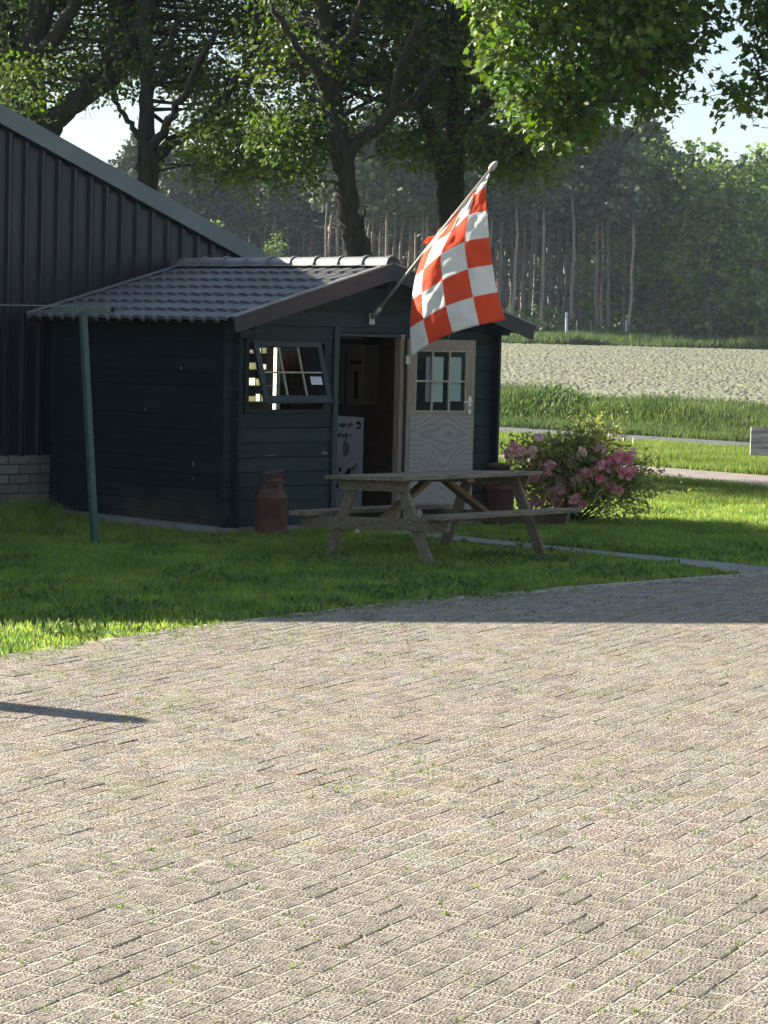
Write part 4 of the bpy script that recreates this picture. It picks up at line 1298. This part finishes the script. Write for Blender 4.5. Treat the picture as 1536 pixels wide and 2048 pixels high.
# forked oak behind the flag
oak('oak_tree', 'dark forked oak behind the checkered flag', None, 39,
    [(908, 640, 39, .22), (904, 440, 39, .20), (902, 370, 39, .195), (908, 300, 39, .14), (914, 200, 39, .115), (915, 100, 39, .09), (910, -60, 39, .06)],
    [T((898, 385, 39, .15), (882, 320, 39, .12), (862, 265, 38.8, .105), (846, 220, 38.6, .09), (850, 130, 38.3, .07), (870, 20, 38, .05)),
     T((910, 270, 39, .09), (940, 235, 38.7, .07), (985, 200, 38.4, .055), (1010, 150, 38, .04), (1060, 60, 37.8, .03)),
     T((925, 255, 38.8, .045), (990, 240, 38.4, .035), (1050, 215, 38, .026), (1090, 205, 37.8, .018)),
     T((912, 160, 39, .07), (890, 90, 38.6, .05), (900, 0, 38.2, .04)), T((908, 310, 39, .05), (960, 300, 38.6, .04), (1020, 310, 38.3, .028), (1080, 300, 38.1, .02))],
    [([(790, -300), (1120, -300), (1130, 60), (1080, 200), (1010, 230), (950, 235), (880, 260), (820, 285), (790, 230), (770, 120)], 40.4, 1.8, 10),
     ([(930, 255), (1060, 250), (1105, 285), (1110, 325), (1050, 355), (985, 340), (940, 330)], 38.4, .9, 1.3),
     ([(800, 260), (850, 260), (850, 320), (810, 315)], 38.8, .4, .35)], seed=4, clumps=270, per=108, spread=.38)
# maple with bright leaves reaching in from the right of the oaks
oak('maple_tree', 'maple with large bright green leaves hanging over the field', None, 35,
    [(1760, 640, 36.5, .28), (1750, 300, 36.5, .24), (1735, 60, 36.4, .20), (1700, -200, 36, .16), (1660, -420, 36, .10)],
    [T((1735, 60, 36.4, .13), (1600, -110, 35.8, .10), (1440, -150, 35.2, .08), (1280, -90, 34.8, .06), (1150, 20, 34.6, .045), (1060, 120, 34.5, .03)),
     T((1280, -90, 34.8, .05), (1220, 60, 34.7, .035), (1170, 160, 34.6, .022), (1120, 235, 34.5, .014)), T((1440, -150, 35.2, .05), (1380, -20, 35, .03), (1330, 70, 34.9, .02), (1290, 150, 34.8, .013)),
     T((1330, 60, 34.9, .02), (1290, 170, 34.8, .012), (1270, 260, 34.8, .007)), T((1700, 0, 36.3, .07), (1600, 40, 35.6, .04), (1530, 110, 35.2, .02), (1500, 190, 35.1, .01)),
     T((1700, -200, 36, .10), (1450, -330, 35.4, .07), (1200, -300, 35, .05), (1050, -160, 34.8, .03))],
    [([(930, -300), (1600, -300), (1540, -130), (1400, -80), (1330, 60), (1290, 80), (1230, 190), (1150, 225), (1090, 255), (1030, 180), (985, 110), (940, 70), (960, 0)], 34.8, 1.3, 10),
     ([(1050, 200), (1150, 190), (1190, 240), (1130, 275), (1090, 270)], 34.6, .5, .5),
     ([(1240, 130), (1310, 100), (1330, 200), (1290, 270), (1275, 200)], 34.8, .35, .38),
     ([(1320, 30), (1420, -10), (1440, 40), (1380, 110), (1330, 130)], 34.9, .35, .32),
     ([(1510, -60), (1640, -60), (1640, 190), (1500, 200), (1505, 120)], 35.3, .8, 1.2), ([(1470, 185), (1510, 170), (1520, 215), (1475, 225)], 35.1, .2, .07)],
    leaf_kind='maple', leaf_size=.105, clumps=360, per=72, spread=.33, seed=5, material='maple_leaf', group='maple beside the old trees')

# ------------------------------------------------------------------ flowering bush
bb = np.array([2.12, 29.75, -.02])
bush = empty('azalea_bush', bb, 0, label='flowering bush with pink blossoms beside the shed', cat='bush')
rng = np.random.default_rng(21)
st = MB(); tips = []
for k in range(34):
    a = rng.uniform(0, 2 * math.pi); R = rng.uniform(.12, .66); H_ = rng.uniform(.35, .92) * (1 - .35 * (R / .85) ** 2)
    e = np.array([math.cos(a) * R, math.sin(a) * R * .8, H_])
    mid = e * np.array([.55, .55, .45]) + rng.normal(0, .04, 3)
    st.tube(smooth_line([(rng.normal(0, .07), rng.normal(0, .07), 0), mid, e], 4), np.linspace(.014, .004, 9), 5, False); tips.append(e)
for (x_, y_) in ((1290, 965), (1275, 940), (1165, 862), (1205, 858), (1060, 905), (1250, 1010)):
    e = dep(x_, y_, 29.6) - bb
    mid = e * np.array([.6, .6, .6]) + rng.normal(0, .04, 3)
    st.tube(smooth_line([(rng.normal(0, .06), 0, 0), mid, e], 4), np.linspace(.010, .003, 9), 5, False); tips += [e]
st.build('stem', M['twig'], bush)
tips = np.array(tips)
P = []
for e in tips:
    P.append(e + rng.normal(0, 1, (150, 3)) * np.array([.13, .13, .10]))
P += [np.array([[rng.normal(0, .38), rng.normal(0, .30), abs(rng.normal(.45, .22))] for _ in range(2600)])]
P = np.concatenate(P); P = P[P[:, 2] > .02]
leaves('foliage', P, .085, 'long', M['bush_leaf'], bush, .35, unit(P - np.array([0, 0, .2])) * .8 + np.array([0, 0, -.1]), 5)
fl_px = [(1022, 905, 1), (1035, 918, 1), (1080, 880, 1), (1025, 945, 1), (1090, 930, 0), (1105, 935, 0), (1140, 915, 1), (1160, 910, 1), (1180, 945, 0), (1190, 930, 0), (1215, 915, 0), (1240, 910, 0), (1255, 920, 0), (1262, 935, 0), (1225, 925, 0), (1120, 965, 0), (1110, 985, 0), (1118, 975, 0), (1225, 975, 0), (1238, 980, 0), (1110, 1000, 0), (1150, 1005, 0), (1165, 1008, 0), (1145, 1015, 0), (1045, 965, 0), (1070, 955, 0), (1195, 960, 0), (1245, 945, 0), (1130, 940, 0), (1205, 890, 1), (1065, 900, 1), (1260, 950, 0), (1095, 950, 0), (1170, 970, 0)] + [(int(1015 + 250 * ((k_ * .618) % 1)), int(885 + 130 * ((k_ * .377 + .2) % 1)), k_ % 3 == 0) for k_ in range(26)]
for q, (x_, y_, pale) in enumerate(fl_px):
    c = dep(x_ + rng.normal(0, 3), y_ + rng.normal(0, 3), 29.35 + rng.uniform(-.1, .15)) - bb
    n = 14 if q > 33 else 22
    D = unit(rng.normal(0, 1, (n, 3)) + np.array([0, -.3, .4]))
    o = leaves('blossom', c + D * .028, .055, 'quad', M['pale_pink' if pale else 'pink'], bush, .2, D, 100 + q)

# ------------------------------------------------------------------ the wood
FOREST = 'trees of the wood edge beyond the field'


def pine_variant(seed):
    rng = np.random.default_rng(seed)
    H = rng.uniform(15, 17.5)
    t = MB()
    pts = [(rng.normal(0, .05) + .12 * math.sin(k * .7 + seed), rng.normal(0, .05), H * k / 8) for k in range(9)]
    t.tube(pts, np.linspace(.17, .05, 9), 7)
    d = MB()
    for k in range(46):                                        # dead side twigs below the crown
        z = rng.uniform(.18, .72) * H; a = rng.uniform(0, 6.28); L = rng.uniform(.5, 1.7)
        p = np.array([0, 0, z]); e = p + np.array([math.cos(a) * L, math.sin(a) * L, rng.uniform(-.35, .3) * L])
        d.tube([p, (p + e) / 2 + rng.normal(0, .08, 3), e], [.03, .022, .012], 3, False)
    C = []
    for k in range(70):
        z = H * (1 - rng.random() ** 1.1 * .37); R = 1.9 * (1 - (z / H - .63) / .39) ** .7 + .25
        a = rng.uniform(0, 6.28); r = R * rng.random() ** .5
        C.append((math.cos(a) * r, math.sin(a) * r, z))
        if k % 2 == 0: d.tube([(0, 0, z - .3), (math.cos(a) * r * .6, math.sin(a) * r * .6, z - .1), C[-1]], [.04, .03, .015], 3, False)
    C = np.array(C)
    P = (C[:, None] + rng.normal(0, 1, (len(C), 13, 3)) * np.array([.42, .42, .22])).reshape(-1, 3)
    return t.mesh('trunk', M['pine_bark'], True), d.mesh('dead_branches', M['dead_twig']), P


def crown_mesh(name, P, size, kind, material, seed, up=.5):
    o = leaves(name, P, size, kind, material, None, up, None, seed)
    me = o.data; bpy.data.objects.remove(o)
    return me


PV = []
for k in range(5):
    a, b, P = pine_variant(40 + k)
    PV.append((a, b, crown_mesh('crown', P, .42, 'quad', M['pine_needle'], k)))
DV = []
for k in range(4):
    rng = np.random.default_rng(60 + k)
    H = rng.uniform(14.5, 17.5)
    t = MB(); t.tube([(rng.normal(0, .12), rng.normal(0, .1), H * .85 * q / 7) for q in range(8)], np.linspace(.17, .05, 8), 7)
    for _ in range(16):
        z = rng.uniform(.2, .75) * H; a = rng.uniform(0, 6.28); L = rng.uniform(1.2, 2.8)
        t.tube([(0, 0, z), (math.cos(a) * L * .5, math.sin(a) * L * .5, z + L * .45), (math.cos(a) * L, math.sin(a) * L, z + L * .8)], [.07, .045, .02], 4, False)
    C = []
    while len(C) < 150:
        p = rng.uniform(-1, 1, 3)
        if np.linalg.norm(p) > 1 or np.linalg.norm(p) < .35: continue
        z = H * .54 + p[2] * H * .47
        R = 2.7 * (1 - .25 * p[2]) * (1 + .25 * math.sin(3 * math.atan2(p[1], p[0]) + k))
        C.append((p[0] * R, p[1] * R, z))
    C = np.array(C)
    P = (C[:, None] + rng.normal(0, 1, (len(C), 20, 3)) * np.array([.45, .45, .33])).reshape(-1, 3)
    DV.append((t.mesh('trunk', M['pale_bark'], True), crown_mesh('crown', P, .34, 'quad', M['forest_leaf'], 70 + k)))


def plant(kind, k, x, y, s, label):
    o = empty('pine_tree' if kind == 'pine' else 'broadleaf_tree', (x, y, float(terrain(x, y)) - .1), random.uniform(0, 6.28), label=label, cat='tree', group=FOREST if kind == 'pine' else 'broadleaf trees of the wood edge')
    o.scale = (s, s, s * random.uniform(.95, 1.05))
    if kind == 'pine':
        for nme, d in zip(('trunk', 'dead_branches', 'crown'), PV[k % 5]):
            c = link(nme, d, o)
            if nme == 'dead_branches': c['kind'] = 'stuff'
    else:
        for nme, d in zip(('trunk', 'crown'), DV[k % 4]): link(nme, d, o)
    return o


random.seed(5)
PINE_L = 'tall bare stemmed pine in the wood edge beyond the field'
BROAD_L = 'leafy broadleaf tree at the right of the wood edge'


def px_x(px, Y):
    return (px - 768) / F * Y


q = 0
for px in np.arange(640, 1290, 13.5):
    Y = random.uniform(205, 219); plant('pine', q, px_x(px + random.uniform(-5, 5), Y), Y, random.uniform(.93, 1.06), PINE_L); q += 1
for px in np.arange(200, 680, 26):
    Y = random.uniform(236, 250); plant('pine', q, px_x(px + random.uniform(-8, 8), Y), Y, random.uniform(.92, 1.04), PINE_L); q += 1
for px in (1215, 1268, 1310, 1362, 1405, 1452, 1500, 1548, 1590):
    Y = random.uniform(203, 212); plant('broad', q, px_x(px, Y), Y, random.uniform(.93, 1.1) * (.86 if px < 1250 else 1), BROAD_L); q += 1
for px in (330, 420, 540, 610):
    Y = random.uniform(228, 234); plant('broad', q, px_x(px, Y), Y, random.uniform(.42, .62), 'low sunlit broadleaf tree in front of the pines at the left'); q += 1

# the depth of the wood behind the edge: one mass
wood = empty('forest', (0, 0, 0), 0, label='dense interior of the wood behind its edge, dark trunks and crowns', cat='forest', kind='stuff')
rng = np.random.default_rng(90)
tr = MB(); cr = []
for _ in range(620):
    Y = rng.uniform(221, 275); x = rng.uniform(-.165, .20) * Y
    z = float(terrain(x, Y)); H = rng.uniform(12, 15.5)
    if x < -.02 * Y: Y += 32
    x = x * Y / max(Y - 32, 1) if x < -.02 * Y else x
    tr.tube([(x, Y, z), (x + rng.normal(0, .3), Y, z + H)], [.16, .06], 5, False)
    nC = 26
    c = np.stack([rng.normal(x, 1.0, nC), rng.normal(Y, 1.0, nC), z + H * rng.uniform(.70, 1.05, nC)], 1)
    cr.append((c[:, None] + rng.normal(0, .42, (nC, 6, 3))).reshape(-1, 3))
o = tr.build('trunks', M['pine_bark'], wood); o['kind'] = 'stuff'
o = leaves('crowns', np.concatenate(cr), .62, 'quad', M['pine_needle'], wood, .45, None, 9); o['kind'] = 'stuff'
# shrubs under the trees
n = 26000
y = RNG.uniform(204, 226, n); x = RNG.uniform(-.17, .20, n) * y
hmax = .6 + 3.2 * N1(x * .16 + 3, y * .1) ** 2 + 2.4 * smooth((x / y - .085) / .03) * N2(x * .3, y * .2)
z = terrain(x, y) + RNG.random(n) ** 1.3 * hmax
leaves('undergrowth', np.stack([x, y, z], 1), .42, 'quad', M['undergrowth'], None, .4, None, 12)
tag(bpy.data.objects['undergrowth'], 'dark shrubs and brambles at the foot of the wood', 'undergrowth', kind='stuff')
n = 80000
y = RNG.uniform(222, 300, n); x = RNG.uniform(-.18, .21, n) * y
z = terrain(x, y) + RNG.random(n) * (1.2 + 4.5 * N2(x * .12, y * .06) + 8 * smooth((y - 262) / 20))
o = leaves('understorey', np.stack([x, y, z], 1), .7, 'quad', M['undergrowth'], wood, .4, None, 13); o['kind'] = 'stuff'

# stakes and a tree guard at the field margin
def stake(px, y0, y1, Y, r, material, name, label):
    a = dep(px, y1, Y); b = dep(px, y0, Y)
    o = empty(name, a, 0, label=label, cat='post')
    MB().tube([(0, 0, 0), (b - a) * .5, b - a], r, 8).build('shaft', material, o)
    if name == 'tree_guard':
        MB().tube([(.14, 0, 0), (.14, 0, (b - a)[2] * 1.03)], .025, 6).build('stake', M['pale_bark'], o)


stake(1133, 624, 671, 200, .10, M['guard'], 'tree_guard', 'pale plastic tree guard tube at the field margin')
stake(1154, 640, 671, 201, .055, M['pale_bark'], 'fence_stake', 'grey wooden stake right of the pale tree guard')
stake(1182, 642, 671, 201, .06, M['pale_bark'], 'fence_stake', 'second grey wooden stake right of the pale tree guard')
stake(1252, 640, 664, 202, .05, M['guard'], 'fence_stake', 'short whitish stake by the mound in the field margin')

# ------------------------------------------------------------------ haze in the air
hz = MB().box(-330, 330, -40, 420, -1.2, 26)
ho = hz.build('haze', None)
tag(ho, 'faint bluish haze in the air over the field', 'haze', kind='stuff')
hm = bpy.data.materials.new('haze'); hm.use_nodes = True
N = hm.node_tree.nodes; N.remove(N['Principled BSDF'])
pv = N.new('ShaderNodeVolumePrincipled'); pv.inputs['Color'].default_value = (.70, .84, 1, 1); pv.inputs['Density'].default_value = .00016
pv.inputs['Anisotropy'].default_value = .0
hm.node_tree.links.new(pv.outputs[0], N['Material Output'].inputs['Volume'])
ho.data.materials.append(hm)
